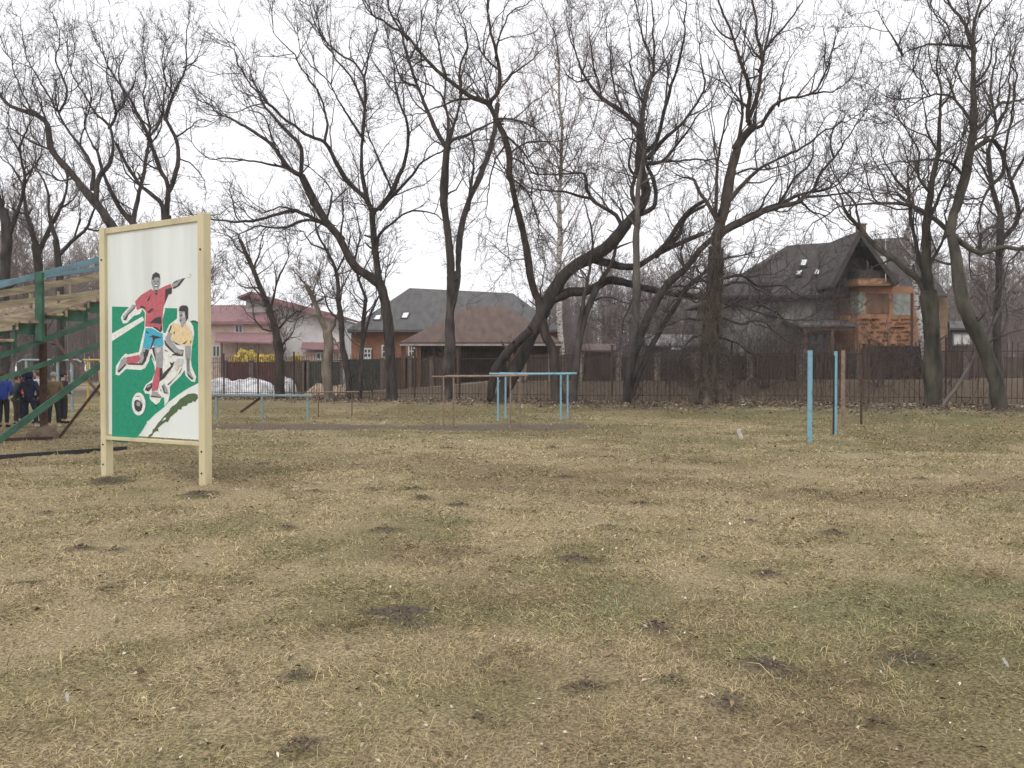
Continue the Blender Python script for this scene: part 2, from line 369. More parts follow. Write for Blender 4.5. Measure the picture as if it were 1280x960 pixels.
# ------------------------------------------------------------------ branch machinery
def tubes(P, R, sides):
    n, K, _ = P.shape
    T = np.empty_like(P); T[:, 1:-1] = P[:, 2:] - P[:, :-2]; T[:, 0] = P[:, 1] - P[:, 0]; T[:, -1] = P[:, -1] - P[:, -2]
    T /= np.linalg.norm(T, axis=2, keepdims=True) + 1e-9
    m = T.mean(1); ref = np.where((np.abs(m[:, 2]) > .8 * np.linalg.norm(m, axis=1))[:, None], [1., 0, 0], [0, 0, 1.])[:, None, :]
    A = np.cross(T, np.broadcast_to(ref, T.shape)); A /= np.linalg.norm(A, axis=2, keepdims=True) + 1e-9
    B = np.cross(T, A); a = 2 * np.pi * np.arange(sides) / sides
    V = P[:, :, None] + (A[:, :, None] * np.cos(a)[:, None] + B[:, :, None] * np.sin(a)[:, None]) * R[:, :, None, None]
    base = (np.arange(n)[:, None, None] * K + np.arange(K - 1)[None, :, None]) * sides; k = np.arange(sides); k2 = (k + 1) % sides
    Fq = np.stack([base + k, base + k2, base + sides + k2, base + sides + k], -1).reshape(-1, 4)
    return V.reshape(-1, 3), Fq
def norm(v): return v / (np.linalg.norm(v, axis=-1, keepdims=True) + 1e-9)
def grow(P0, D0, Ln, K, wig, up):
    n = len(P0); P = np.empty((n, K, 3)); P[:, 0] = P0; d = norm(D0)
    for i in range(1, K):
        d = norm(d + RNG.normal(0, wig, (n, 3)) + np.array([0, 0, up]))
        P[:, i] = P[:, i - 1] + d * (Ln / (K - 1))[:, None]
    return P
def sprout(P, m, lo, hi, ang=(.5, 1.15)):
    n, K, _ = P.shape; idx = np.repeat(np.arange(n), m); t = RNG.uniform(lo, hi, len(idx)) * (K - 1); i = np.minimum(t.astype(int), K - 2); f = (t - i)[:, None]
    a, b = P[idx, i], P[idx, i + 1]; tg = norm(b - a)
    r = norm(np.cross(tg, RNG.normal(0, 1, tg.shape))); th = RNG.uniform(*ang, len(idx))[:, None]
    return a * (1 - f) + b * f, tg * np.cos(th) + r * np.sin(th), idx, t / (K - 1)
def catmull(pts, step):
    pts = np.array(pts, float); out = []; n = len(pts)
    for i in range(n - 1):
        p0, p1, p2, p3 = pts[max(i - 1, 0)], pts[i], pts[i + 1], pts[min(i + 2, n - 1)]
        k = max(2, int(np.linalg.norm(p2[:3] - p1[:3]) / step))
        for t in np.arange(k) / k:
            out.append(.5 * ((2 * p1) + (-p0 + p2) * t + (2 * p0 - 5 * p1 + 4 * p2 - p3) * t * t + (-p0 + 3 * p1 - 3 * p2 + p3) * t ** 3))
    out.append(pts[-1]); return np.array(out)
def crown_from(limbs, dens, l1, rt, up=.10, wig=.2, m2=5, m3=3, rmax=.13, droop=0, r1k=1.0):
    """limbs: list of (points (k,3), radii (k,)); returns twig tubes"""
    S0, D0, Rr = [], [], []; dens = dens * .76
    for P, R in limbs:
        seg = np.diff(P, axis=0); ln = np.linalg.norm(seg, axis=1); tot = ln.sum()
        wgt = ln * np.where((R[:-1] < rmax), 1.0, .10) ; cnt = RNG.poisson(max(wgt.sum(), .01) * dens)
        if cnt == 0: continue
        i = RNG.choice(len(ln), cnt, p=wgt / wgt.sum()); f = RNG.random(cnt)[:, None]
        p = P[i] * (1 - f) + P[i + 1] * f; tg = norm(seg[i]); r = norm(np.cross(tg, RNG.normal(0, 1, tg.shape)) + np.array([0, 0, .25])); th = RNG.uniform(.45, 1.2, cnt)[:, None]
        S0.append(p); D0.append(tg * np.cos(th) + r * np.sin(th)); Rr.append(R[i])
        # the limb's own tip splays out
        e = 5; S0.append(np.repeat(P[-1:], e, 0)); D0.append(norm(seg[-1])[None] + RNG.normal(0, .35, (e, 3))); Rr.append(np.repeat(R[-1:], e))
    S0, D0, Rr = np.concatenate(S0), np.concatenate(D0), np.concatenate(Rr); n = len(S0)
    # boughs: every third shoot grows on to a bough with shoots of its own
    kb = RNG.random(n) < .34; Sb, Db, Rb = S0[kb], D0[kb], Rr[kb]; nb = len(Sb)
    Lb = RNG.uniform(l1 * .8, l1 * 2.1, nb); PB = grow(Sb, Db, Lb, 10, wig * .75, up * 1.2 - droop); RB = np.minimum(rt * 6.2 * (.7 + .6 * RNG.random(nb)), Rb * .75)[:, None] * np.linspace(1, .3, 10)[None] * r1k
    ab, db, ib, tb = sprout(PB, 5, .12, 1.0, (.45, 1.1)); S0 = np.concatenate([S0[~kb], ab]); D0 = np.concatenate([D0[~kb], db]); Rr = np.concatenate([Rr[~kb], np.full(len(ab), rt * 3.0)]); n = len(S0)
    L1 = RNG.uniform(l1 * .3, l1 * .95, n); P1 = grow(S0, D0, L1, 7, wig, up - droop)
    r1 = np.minimum(rt * 2.9 * (.6 + .7 * RNG.random(n)), Rr * .7)[:, None] * np.linspace(1, .38, 7)[None] * r1k
    a, d, idx, t = sprout(P1, m2, .12, 1.0); L2 = L1[idx] * RNG.uniform(.22, .6, len(a)) * (1.15 - .5 * t)
    P2 = grow(a, d, L2, 5, wig, up * .9 - droop); r2 = (rt * 1.45 * (.7 + .6 * RNG.random(len(a))))[:, None] * np.linspace(1, .5, 5)[None]
    b, d3, idx3, t3 = sprout(P2, m3, .15, 1.0); L3 = L2[idx3] * RNG.uniform(.3, .75, len(b))
    P3 = grow(b, d3, L3, 4, wig, up * .8 - droop); r3 = (rt * .8 * (.7 + .6 * RNG.random(len(b))))[:, None] * np.linspace(1, .6, 4)[None]
    Vs, Fs, o = [], [], 0
    for P, R, s in ((PB, RB, 5), (P1, r1, 4), (P2, r2, 3), (P3, r3, 3)):
        v, f = tubes(P, R, s); Vs.append(v); Fs.append(f + o); o += len(v)
    return np.concatenate(Vs), np.concatenate(Fs)
def limb_mesh(limbs, sides=9):
    Vs, Fs, o = [], [], 0
    for P, R in limbs:
        v, f = tubes(P[None], R[None], sides); Vs.append(v); Fs.append(f + o); o += len(v)
    return np.concatenate(Vs), np.concatenate(Fs)
def parse(s): return [tuple(float(q) for q in p.split(',')) for p in s.split()]
TREES = []
def traced_tree(name, label, D, limbs, cat='tree', group=None, bark='bark', twig='twig', dens=2.8, l1=1.7, rt=.0050, up=.10, depth=.33, tag_=None, m2=4, m3=3, droop=0, wig=.27, base_z=None, shaggy=False):
    """limbs: (r0, r1, 'x,y x,y ...') in photo rows and columns at distance D; each gets its own spread in depth"""
    rnd = random.Random(name + label); done = []; limbs3 = []
    limbs = [(r0, r1, s) if k == 0 else (r0 * (.95 if r0 > 4 else .92), r1 * (.95 if r1 > 4 else .9), s) for k, (r0, r1, s) in enumerate(limbs)]
    for k, (r0, r1, s) in enumerate(limbs):
        pts = parse(s); k0 = 0.0
        if done:
            x0, y0 = pts[0]; best = min(done, key=lambda q: (q[0] - x0) ** 2 + (q[1] - y0) ** 2); k0 = best[2]
        ln = sum(math.dist(pts[i], pts[i + 1]) for i in range(len(pts) - 1)) * D / F
        end = rnd.choice((-1, 1)) * rnd.uniform(.4, 1) * depth * ln if k else rnd.uniform(-.3, .3)
        tot = 0; P = []; L_ = max(ln, .01)
        for i, (x, y) in enumerate(pts):
            if i: tot += math.dist(pts[i], pts[i - 1]) * D / F
            off = k0 + end * (tot / L_) ** 1.3; done.append((x, y, off)); v = at(x, y, D + off)
            fr = min(1, tot / L_); P.append((*v, (r0 * (1 - fr) ** 1.15 + r1 * (1 - (1 - fr) ** 1.15)) * (D + off) / F))
        if k == 0 or base_z == 'all':        # root into the soil with a flare
            x, y = P[0][0], P[0][1]; gz = gh1(x, y)
            if P[0][2] - gz > -.2:
                if P[0][2] - gz > .25: P.insert(0, (x, y, gz + .1, P[0][3] * 1.1))
                P.insert(0, (x, y, gz - .15, P[0][3] * 1.45))
        if k:
            a0, a1 = np.array(P[0]), np.array(P[1]); dd = (a0 - a1)[:3]; dd /= np.linalg.norm(dd) + 1e-9; P.insert(0, (*(a0[:3] + dd * a0[3] * .9), a0[3] * .9))
        C = catmull(P, .22); pos = C[:, :3].copy(); R = np.maximum(C[:, 3], .006)
        if len(pos) > 3:
            j = np.cumsum(RNG.normal(0, .040, pos.shape), 0); j -= np.linspace(0, 1, len(pos))[:, None] * j[-1]; pos += j * np.clip(.03 / R, .35, 1)[:, None]
        R = R * (1 + np.convolve(RNG.normal(0, .16, len(R) + 4), np.ones(5) / 5, 'valid'))
        limbs3.append((pos, R))
    stubs = []
    for _ in range(7):                       # broken stubs left on trunk and boughs
        P, R = limbs3[rnd.randrange(min(6, len(limbs3)))]; i = rnd.randrange(len(P) // 4, len(P) - 1)
        if R[i] < .05: continue
        a = rnd.uniform(0, 6.28); d = np.array([[math.cos(a), math.sin(a), rnd.uniform(.1, 1)]]); q = grow(P[i:i + 1], d, np.array([R[i] + rnd.uniform(.15, .7)]), 5, .15, .05)[0]; r_ = min(R[i] * .5, rnd.uniform(.025, .06)); stubs.append((q, r_ * np.array([1.5, 1.1, 1, .9, .55])))
    root_p = limbs3[0][0][0]; e = empty(name, (root_p[0], root_p[1], gh1(root_p[0], root_p[1])), label, cat, group)
    bpy.context.view_layer.update()
    v, f = limb_mesh(limbs3 + stubs); link('trunk', np_mesh('trunk', v, f, True), e, [M[bark]])
    v, f = crown_from(limbs3, dens, l1, rt, up, wig, m2, m3, droop=droop); link('crown', np_mesh('crown', v, f, True), e, [M[twig]])
    if shaggy:
        P, R = limbs3[0]; n = 520; i = RNG.integers(0, len(P) - 1, n); az = RNG.uniform(0, 6.283, n); o = np.stack([np.cos(az), np.sin(az), np.zeros(n)], 1)
        Q = grow(P[i] + o * R[i][:, None] * .8, o * .45 + np.array([0, 0, 1.]) * RNG.choice([1, 1, -.7], n)[:, None], RNG.uniform(.3, 1.3, n), 6, .3, .05); a, d, ix, t = sprout(Q, 5, .2, 1); Q2 = grow(a, d, RNG.uniform(.1, .4, len(a)), 4, .3, 0)
        v1, f1 = tubes(Q, np.full((n, 1), .011) * np.linspace(1, .4, 6)[None], 4); v2, f2 = tubes(Q2, np.full((len(a), 1), .006) * np.linspace(1, .6, 4)[None], 3)
        link('ivy_stems', np_mesh('ivy_stems', np.concatenate([v1, v2]), np.concatenate([f1, f2 + len(v1)]), True), e, [M['ivy']])
    return e

# crumbly clods on the bare earth patches
cx, cy, cr = [], [], []
for sx, sy, rx, ry, h in SOIL:
    n_ = int((20 + 260 * min(rx, .5)) * (.35 + .65 * min(1, h / .045))); a_ = RNG.normal(0, .75, (n_, 2)) * (RNG.random((n_, 1)) ** .5); cx.append(sx + a_[:, 0] * rx); cy.append(sy + a_[:, 1] * ry); cr.append(RNG.uniform(.2, 1, n_) ** 2 * .016 * (.7 + .03 * sy))
cx, cy, cr = map(np.concatenate, (cx, cy, cr)); n_ = len(cx); ico = np.array([[1,0,0],[-1,0,0],[0,1,0],[0,-1,0],[0,0,1],[0,0,-1.]]); itri = np.array([[0,2,4],[2,1,4],[1,3,4],[3,0,4],[2,0,5],[1,2,5],[3,1,5],[0,3,5]])
Vc = np.stack([cx, cy, gh(cx, cy) + cr * .2], 1)[:, None] + ico[None] * cr[:, None, None] * RNG.uniform(.5, 1.3, (n_, 6, 1)) + RNG.normal(0, .2, (n_, 6, 3)) * cr[:, None, None]
o = link('earth_clods', np_mesh('earth_clods', Vc.reshape(-1, 3), (np.arange(n_)[:, None, None] * 6 + itri).reshape(-1, 3), False, np.repeat(SOILC * RNG.uniform(.6, 1.7, n_)[:, None], 6, 0)), None, [M['litter']])
setp(o, 'crumbly dark earth clods on the bare patches in the grass', 'earth', kind='stuff')
S.cycles.use_denoising = True; S.cycles.denoiser = 'OPENIMAGEDENOISE'; S.cycles.denoising_input_passes = 'RGB_ALBEDO_NORMAL'; S.cycles.denoising_prefilter = 'ACCURATE'

# thin damp air (light snowfall) over the whole place
hm = bpy.data.materials.new('haze_air'); hm.use_nodes = True; hn = hm.node_tree; hn.nodes.remove(hn.nodes['Principled BSDF'])
pv = hn.nodes.new('ShaderNodeVolumePrincipled'); pv.inputs['Color'].default_value = (1, .985, .97, 1); pv.inputs['Density'].default_value = .0006; pv.inputs['Anisotropy'].default_value = 0
hn.links.new(pv.outputs[0], hn.nodes['Material Output'].inputs['Volume'])
m = MB(); m.box((0, 0, 13.5), (1900, 1900, 33)); setp(m.build('haze', hm), 'thin pale mist in the air over the whole field', 'haze', kind='stuff')
# ------------------------------------------------------------------ traced trees
G1 = 'bare trees along the iron fence'
traced_tree('bare_tree', 'dark bare tree forking low into a left fan of limbs, right of the billboard', 41, [
 (8, 6.2, '491,503 489,461 487,417 483,385 474,354'),
 (6.0, 4.6, '474,354 459,343 443,330 427,297 409,275 390,244 377,219'),
 (5.2, 4.2, '474,354 472,330 468,297 465,266'),
 (3.4, .7, '377,219 365,212 343,184 324,169 296,153 271,144 249,125'),
 (2.0, .5, '365,212 346,206 318,200 280,197 259,194 240,178'),
 (3.0, .7, '377,219 377,187 359,166 337,141 324,119 302,94 290,60'),
 (3.4, .8, '427,297 409,281 377,266 362,264 312,277 268,275 240,268'),
 (2.6, .7, '409,281 384,275 359,284 324,284 300,292'),
 (3.8, 1.6, '465,266 456,247 434,228 418,200 406,178 381,167 359,150 337,131'),
 (1.6, .5, '337,131 320,105 312,80 296,58'),
 (3.0, .8, '465,266 459,250 452,212 454,175 456,134 456,103 443,78 415,56 396,31 388,8'),
 (2.0, .5, '406,178 409,156 402,125 387,103 365,69 346,47 340,20'),
 (3.4, .7, '465,266 477,256 490,237 506,200 510,162 502,134 495,109 493,78 485,50'),
 (2.6, .9, '477,259 509,225 527,203 552,190'),
 (1.6, .5, '490,237 477,206 465,181 458,160'),
 (1.8, .5, '454,175 427,134 412,106 390,81 372,40'),
 (1.8, .5, '456,134 440,94 424,78 406,53 398,20 392,-5'),
 (1.5, .4, '456,103 462,70 470,40 468,10'),
 (2.4, .7, '472,330 476,297 491,278 510,262 522,261 541,266 556,278'),
 (1.5, .4, '427,297 430,270 428,250 434,228'),
 (2.0, .5, '409,275 415,240 395,215 380,205'),
 (1.3, .4, '343,184 330,150 312,140 290,118'),
 (1.4, .4, '377,266 350,255 330,262 300,250 282,262')], group=G1, dens=3.6)
traced_tree('bare_tree', 'tall straight dark trunk with a second stem, leaning apart above the brown hipped roof', 39.5, [
 (7.5, 5.6, '558,500 562,449 563,400 564,340'),
 (5.2, 4.6, '564,340 560,297 555,250 558,200 559,184'),
 (3.4, .8, '559,184 554,181 535,147 519,106 510,75 501,41 488,16 480,-25'),
 (2.8, .6, '559,184 560,156 557,134 551,119 535,106 520,98'),
 (2.6, .5, '559,184 569,150 576,119 578,90 585,60'),
 (2.6, .6, '559,184 566,175 585,170 601,161 622,153 647,153'),
 (4.8, 3.4, '563,390 573,347 576,297 585,259 597,228 610,194 618,162 622,130'),
 (2.6, .6, '585,259 590,203 588,166 582,150 575,130'),
 (1.6, .5, '519,106 505,100 495,85 490,60'),
 (1.6, .5, '510,75 525,50 530,20 540,-10'),
 (1.6, .4, '557,134 560,100 556,70 545,40 548,5'),
 (1.4, .4, '555,250 570,240 578,225 580,215'),
 (1.3, .4, '576,119 590,100 600,80')], bark='bark_light', group=G1, dens=3.4)
traced_tree('bare_tree', 'tall bare tree bending left above the blue parallel bars, crooked elbow at its top', 37, [
 (7.5, 5.2, '698,496 689,439 682,424 677,408 675,376'),
 (5.4, 4.0, '675,376 665,352 654,297 644,256 638,219'),
 (4.2, 3.4, '638,219 637,194 629,169 619,150 610,128'),
 (3.6, 1.2, '610,128 600,125 591,123 576,112 557,97 532,75 510,47 491,34 466,19'),
 (3.2, .8, '610,128 622,116 624,87 619,56 613,28 610,0 606,-25'),
 (1.6, .4, '623,112 635,97 654,84 676,66 690,50'),
 (1.5, .4, '621,70 635,25 660,9 672,-8'),
 (1.6, .4, '591,123 569,125 541,134 516,144 500,140'),
 (1.8, .4, '576,112 579,78 588,56 582,31 569,0'),
 (1.5, .4, '624,87 600,70 590,40 575,20'),
 (1.6, .4, '619,150 638,150 660,156 679,169 690,190'),
 (1.4, .4, '637,194 663,181 694,178 720,170'),
 (1.6, .4, '629,169 650,190 668,215 676,250'),
 (1.5, .4, '638,219 655,235 668,262 672,300'),
 (1.5, .4, '634,180 620,200 612,230 608,270'),
 (1.4, .4, '644,256 634,290 636,320'),
 (1.4, .4, '637,194 655,205 664,230 662,270'),
 (1.5, .4, '532,75 520,80 505,95'), (1.4, .4, '510,47 500,20 505,-5'), (1.4, .4, '557,97 548,70 552,45')], bark='bark_brown', group=G1, dens=3.8, droop=.07)
traced_tree('bare_tree', 'big dark tree leaning right on two slanting trunks behind the blue parallel bars', 37.5, [
 (9, 8.5, '627,497 639,467 652,447 661,424 671,405 680,389'),
 (5.5, 5.0, '613,497 619,464 632,442 649,424 664,412'),
 (9.5, 7.0, '680,389 688,371 700,350 717,333 759,308 784,279'),
 (7.0, 5.0, '784,279 801,258 808,236 801,208 801,179 801,158'),
 (3.6, .8, '801,160 780,142 751,121 734,100 717,62 712,40'),
 (2.8, .5, '801,158 805,129 817,83 817,42 813,0 810,-25'),
 (3.2, .6, '806,190 822,175 834,129 847,92 859,50 859,21 853,-20'),
 (2.8, .5, '812,195 830,172 847,158 863,137 880,104 878,62 876,37'),
 (2.0, .5, '806,204 822,204 863,204 913,206 938,200'),
 (2.4, .5, '810,206 826,204 847,183 863,162 875,140 905,125'),
 (3.4, 2.4, '795,268 817,258 820,233 810,208 806,195'),
 (3.0, 2.2, '797,260 790,243 794,220 800,200'),
 (2.4, 1.2, '800,222 786,208 790,180 797,170'),
 (3.2, .8, '776,284 769,269 747,256 735,247 730,234 727,216 704,216 666,216'),
 (2.0, .6, '735,247 710,237 672,236 655,230'),
 (7.0, 4.0, '696,372 712,366 734,364 759,350 776,350 805,358 847,367 888,371'),
 (5.2, 3.0, '738,322 759,329 792,333 822,317 859,300 880,292'),
 (4.2, 2.4, '822,317 834,304 847,283 863,262 884,250'),
 (3.4, 2.0, '830,310 850,295 858,272 880,258'),
 (1.6, .5, '805,358 790,375 782,400 776,420'),
 (1.8, .5, '847,367 870,352 900,336 930,322'),
 (1.5, .4, '751,121 745,90 738,60 735,20'), (1.5, .4, '780,142 770,110 768,70 760,30 755,-5'),
 (1.5, .4, '805,129 795,95 790,60 785,20'), (1.4, .4, '834,129 838,90 832,50 838,10'),
 (1.4, .4, '734,100 720,105 708,95 700,80'), (1.4, .4, '801,179 780,170 765,180 750,172'),
 (1.4, .4, '817,83 808,55 800,30 795,-5')], group=G1, dens=3.2)
traced_tree('bare_tree', 'slender straight grey trunk rising between the blue bars and the slanting stems', 35.3, [
 (5.2, 4.2, '780,507 788,440 793,387 794,340 795,300 797,271'),
 (3.8, 1.2, '797,271 799,230 806,190 803,150 812,100 808,60'), (1.6, .4, '796,285 780,262 770,235 752,215'),
 (1.5, .4, '799,230 820,215 840,190'), (1.4, .4, '806,190 790,160 785,130')], bark='bark_grey', group=G1, dens=3.0)
traced_tree('bare_tree', 'dark slanting stems leaning right from one stool, left of the ivy clad trunk', 35, [
 (6.0, 4.6, '783,506 789,457 798,427 812,394 826,368 841,349 855,338'),
 (4.6, 3.8, '855,338 880,308 905,288 930,275'),
 (4.2, 3.0, '788,503 801,462 817,427 836,396 850,375 859,361'),
 (3.0, 1.0, '859,361 875,348 900,330 935,318'),
 (3.8, 1.4, '930,275 947,267 972,258 997,246 1018,238'),
 (2.2, .5, '1018,238 1026,213 1043,192 1063,167 1084,138'),
 (2.2, .5, '1005,246 1026,246 1047,242 1085,238'),
 (2.4, .5, '972,258 993,225 1013,204 1022,167 1030,150'),
 (1.6, .4, '855,338 850,310 862,290 858,270'), (1.5, .4, '826,368 850,360 880,366 905,380'),
 (1.6, .4, '947,267 958,240 970,215 968,190'), (1.5, .4, '1018,238 1040,232 1060,215 1085,205'),
 (1.4, .4, '1043,192 1040,170 1052,140'), (1.4, .4, '997,246 1010,260 1030,268 1050,285')], group=G1, dens=3.3)
traced_tree('bare_tree', 'bare tree with two thin trunks splitting upward right behind the blue bars', 36.5, [
 (5.5, 4.0, '716,513 721,445 730,399 740,375 749,354'), (3.2, 1.2, '749,354 763,333 770,310 780,285 775,262'),
 (4.0, 2.0, '720,440 726,398 730,370 735,347 738,329'), (2.0, .5, '738,329 742,300 735,270 728,240'),
 (1.5, .4, '740,375 760,370 790,378 830,372'), (1.4, .4, '770,310 790,300 800,280'), (1.4, .4, '735,347 722,330 715,305')], bark='bark_light', group=G1, dens=2.8, l1=1.3)
traced_tree('bare_tree', 'tallest bare tree with shaggy ivy clad lower trunk beside the dark roofed brick house', 33.5, [
 (11, 9.0, '885,508 887,433 892,387 894,340 896,310'),
 (7.5, 6.0, '896,310 897,292 905,258 913,217 922,183'),
 (5.6, 4.6, '922,183 930,171 942,158'),
 (3.8, 2.6, '940,160 936,146 938,117 932,92'),
 (2.6, .6, '932,92 917,50 901,0 896,-25'),
 (3.0, 1.2, '936,150 947,121 953,71 945,40 940,0 938,-25'),
 (2.0, .5, '950,85 963,29 965,-5 968,-30'),
 (2.0, .5, '952,75 955,62 980,33 1001,2 1012,-20'),
 (2.8, .8, '922,183 926,167 928,133 926,100 935,70'),
 (2.6, .5, '942,158 951,158 972,129 1013,117 1030,92 1047,42'),
 (3.2, .5, '906,256 913,250 930,229 951,208 980,192 1013,175 1030,162 1080,138'),
 (3.0, 1.6, '897,275 884,250 875,240 867,225 855,222'),
 (2.8, .6, '895,270 895,233 897,200 901,158 913,129 920,115'),
 (5.4, 2.6, '896,300 905,288 947,267 972,258 1000,252'),
 (1.8, .5, '913,217 940,208 970,205 1010,195'), (1.6, .4, '972,129 975,100 985,75 1000,55'),
 (1.6, .4, '1013,117 1040,112 1065,98'), (1.5, .4, '917,50 905,45 892,25 888,0'), (1.5, .4, '953,71 940,55 925,20'),
 (1.5, .4, '926,133 912,105 900,85 890,60'), (2.2, .5, '895,350 925,345 950,358 985,360 1030,385'), (2.0, .5, '893,372 915,380 935,372 965,388 1005,418'), (2.0, .5, '891,395 925,405 950,400 985,425 1015,430'), (1.8, .5, '890,420 915,425 940,440 975,445'), (2.0, .5, '889,415 865,420 850,440 830,455'), (1.8, .5, '893,365 870,378 850,372 825,395'), (2.2, .5, '894,345 870,352 850,345 830,352'), (2.2, .5, '893,360 930,352 960,366 1000,375'),
 (2.0, .5, '892,387 920,380 960,395 1000,400'),
 (1.8, .5, '890,400 860,395 835,405 815,420')], bark='bark_brown', group=G1, dens=3.3, shaggy=True)
traced_tree('bare_tree', 'bare tree with mossy trunk before the brick bay, one limb arching left', 30, [
 (11, 10, '1166,508 1164,460 1163,416 1161,363'),
 (7, 4.2, '1161,363 1158,316 1159,292 1163,242'),
 (3.8, .7, '1163,242 1172,187 1176,133 1172,90 1178,50'),
 (4.2, 3.0, '1158,370 1151,354 1136,341 1120,326 1095,310 1076,285'),
 (2.6, .5, '1076,285 1061,266 1050,240 1030,222'),
 (3.6, .7, '1156,345 1147,317 1138,258 1134,217 1140,180'),
 (2.8, .5, '1160,280 1172,250 1182,225 1195,200 1205,170'),
 (2.4, .5, '1163,242 1150,220 1148,190 1135,165 1125,150'),
 (2.2, .5, '1164,330 1180,300 1182,270 1188,240'),
 (2.2, .5, '1134,240 1118,222 1108,205 1100,185'), (1.6, .4, '1138,258 1125,245 1112,240 1095,245'),
 (1.6, .4, '1172,187 1160,160 1155,130 1150,100'), (1.6, .4, '1176,133 1190,110 1196,80'),
 (3.2, .6, '1180,284 1159,267 1134,254 1105,252 1063,256 1034,271 1009,288')], group=G1, bark='bark_moss', dens=3.6, l1=1.4)
traced_tree('bare_tree', 'bare tree with thick mossy trunk leaning left, nearest the right end of the iron fence', 28.5, [
 (9, 8.6, '1249,521 1247,486 1238,457 1226,427 1213,400'),
 (8.6, 6.6, '1213,400 1203,373 1197,340 1195,320 1188,290'),
 (6.4, 5.2, '1188,290 1192,267 1205,225 1213,187'),
 (5.2, 3.4, '1213,187 1220,154 1220,104 1217,62'),
 (3.2, 1.0, '1217,62 1205,33 1188,8 1178,-25'),
 (2.8, .8, '1218,70 1217,37 1228,0 1232,-25'),
 (2.2, .4, '1217,62 1213,58 1188,54 1159,54 1126,67 1110,78'),
 (2.4, .4, '1217,158 1192,125 1167,121 1134,137 1115,150'),
 (2.8, .8, '1218,160 1222,158 1247,129 1280,121 1310,100'),
 (3.4, 1.2, '1213,192 1234,177 1247,187 1251,221 1230,250 1225,270'),
 (2.2, .4, '1206,222 1201,217 1180,202 1147,200 1105,208 1085,215'),
 (4.2, 2.2, '1190,292 1195,298 1213,312 1226,317 1247,308 1280,308 1310,300'),
 (2.4, .6, '1226,317 1228,290 1247,275 1230,254 1209,246'),
 (1.8, .4, '1126,67 1110,40 1100,20'), (1.5, .4, '1188,54 1180,30 1165,10'), (1.6, .4, '1220,104 1235,85 1240,55 1255,25'),
 (1.6, .4, '1220,120 1200,100 1190,75'), (1.6, .4, '1247,129 1250,95 1262,60'), (1.6, .4, '1192,125 1185,95 1172,75'),
 (1.5, .4, '1205,33 1210,10 1205,-15'), (1.5, .4, '1228,20 1245,0 1250,-20'), (1.6, .4, '1280,308 1262,330 1255,352'), (1.6, .4, '1213,312 1210,335 1218,355')],
 group=G1, bark='bark_moss', dens=3.6, l1=1.4)
traced_tree('bare_tree', 'thin dark bare tree at the right edge, behind the mossy leaning trunk', 36, [
 (5, 4, '1253,506 1248,450 1247,382 1249,340 1251,271'), (3.6, 1.0, '1251,271 1240,230 1238,190 1247,158 1240,110 1246,60'),
 (3.4, 1.0, '1251,300 1272,271 1263,225 1256,190 1262,140 1270,90'), (2, .5, '1272,271 1290,240 1300,190'), (2, .5, '1240,230 1225,205 1215,180'),
 (2, .5, '1263,225 1280,190 1285,150 1282,100'), (1.8, .5, '1247,158 1260,130 1265,90 1275,50')], group=G1, dens=4.0, l1=1.5)
traced_tree('sapling', 'thin leaning sapling slanting up right across the mossy trunk', 29.3, [
 (2.4, 1.4, '1180,507 1213,457 1238,409 1263,367 1280,346'), (1.2, .4, '1238,409 1240,380 1250,350'), (1.2, .4, '1263,367 1285,365 1300,372')], cat='sapling', bark='bark_grey', dens=2.2, l1=.9)
traced_tree('birch', 'white barked birch with fine upswept twigs behind the iron fence, above the blue bars', 52, [
 (4.2, 3.6, '703,482 702,430 700,388 700,340 700,297'), (3.4, 1.2, '700,297 699,250 700,203 702,156 700,125 699,78 697,60'),
 *[(1.0, .35, '%d,%d %d,%d %d,%d %d,%d' % (700, y, 700 + s * w * .35, y - 38, 700 + s * w * .7, y - 85, 700 + s * w, y - 120 - (w % 7) * 4)) for y, s, w in
   [(370,1,60),(365,-1,50),(345,1,75),(335,-1,62),(320,1,52),(310,-1,70),(296,1,62),(285,-1,52),(270,1,72),(262,-1,40),(245,1,55),(235,-1,48),(220,1,40),(210,-1,30),(190,1,35),(180,-1,32),(160,1,24),(150,-1,22)]]],
 cat='birch tree', bark='birch', twig='twig_pink', dens=3.0, l1=1.5, rt=.005, up=.05, depth=.6)
traced_tree('birch', 'pale leaning birch stem at the corner of the brick house', 40, [
 (4.6, 3.0, '1160,492 1157,450 1151,411 1146,370 1140,325'), (2.4, .8, '1140,325 1134,290 1140,250 1136,205'), (1.2, .4, '1146,370 1160,330 1168,300'),
 (1.2, .4, '1140,325 1122,300 1115,270')], cat='birch tree', bark='birch', twig='twig_pink', dens=3, l1=1.2)
traced_tree('pollarded_tree', 'pollarded tree with pale trunk and one sawn off limb, near the snow heap', 42.3, [
 (6.4, 5.8, '411,497 408,461 412,432 409,415'), (4.6, 3.4, '409,415 400,396 391,374 382,356'), (3.8, 4.2, '409,418 413,412 417,404'),
 (1.4, .4, '413,420 424,432 430,450'), (1.2, .4, '391,374 395,350 405,325'), (1.2, .4, '417,404 425,380 428,350 422,325'), (1.1, .4, '400,396 385,392 372,398')],
 cat='tree', bark='bark_pale', dens=2.6, l1=1.0)
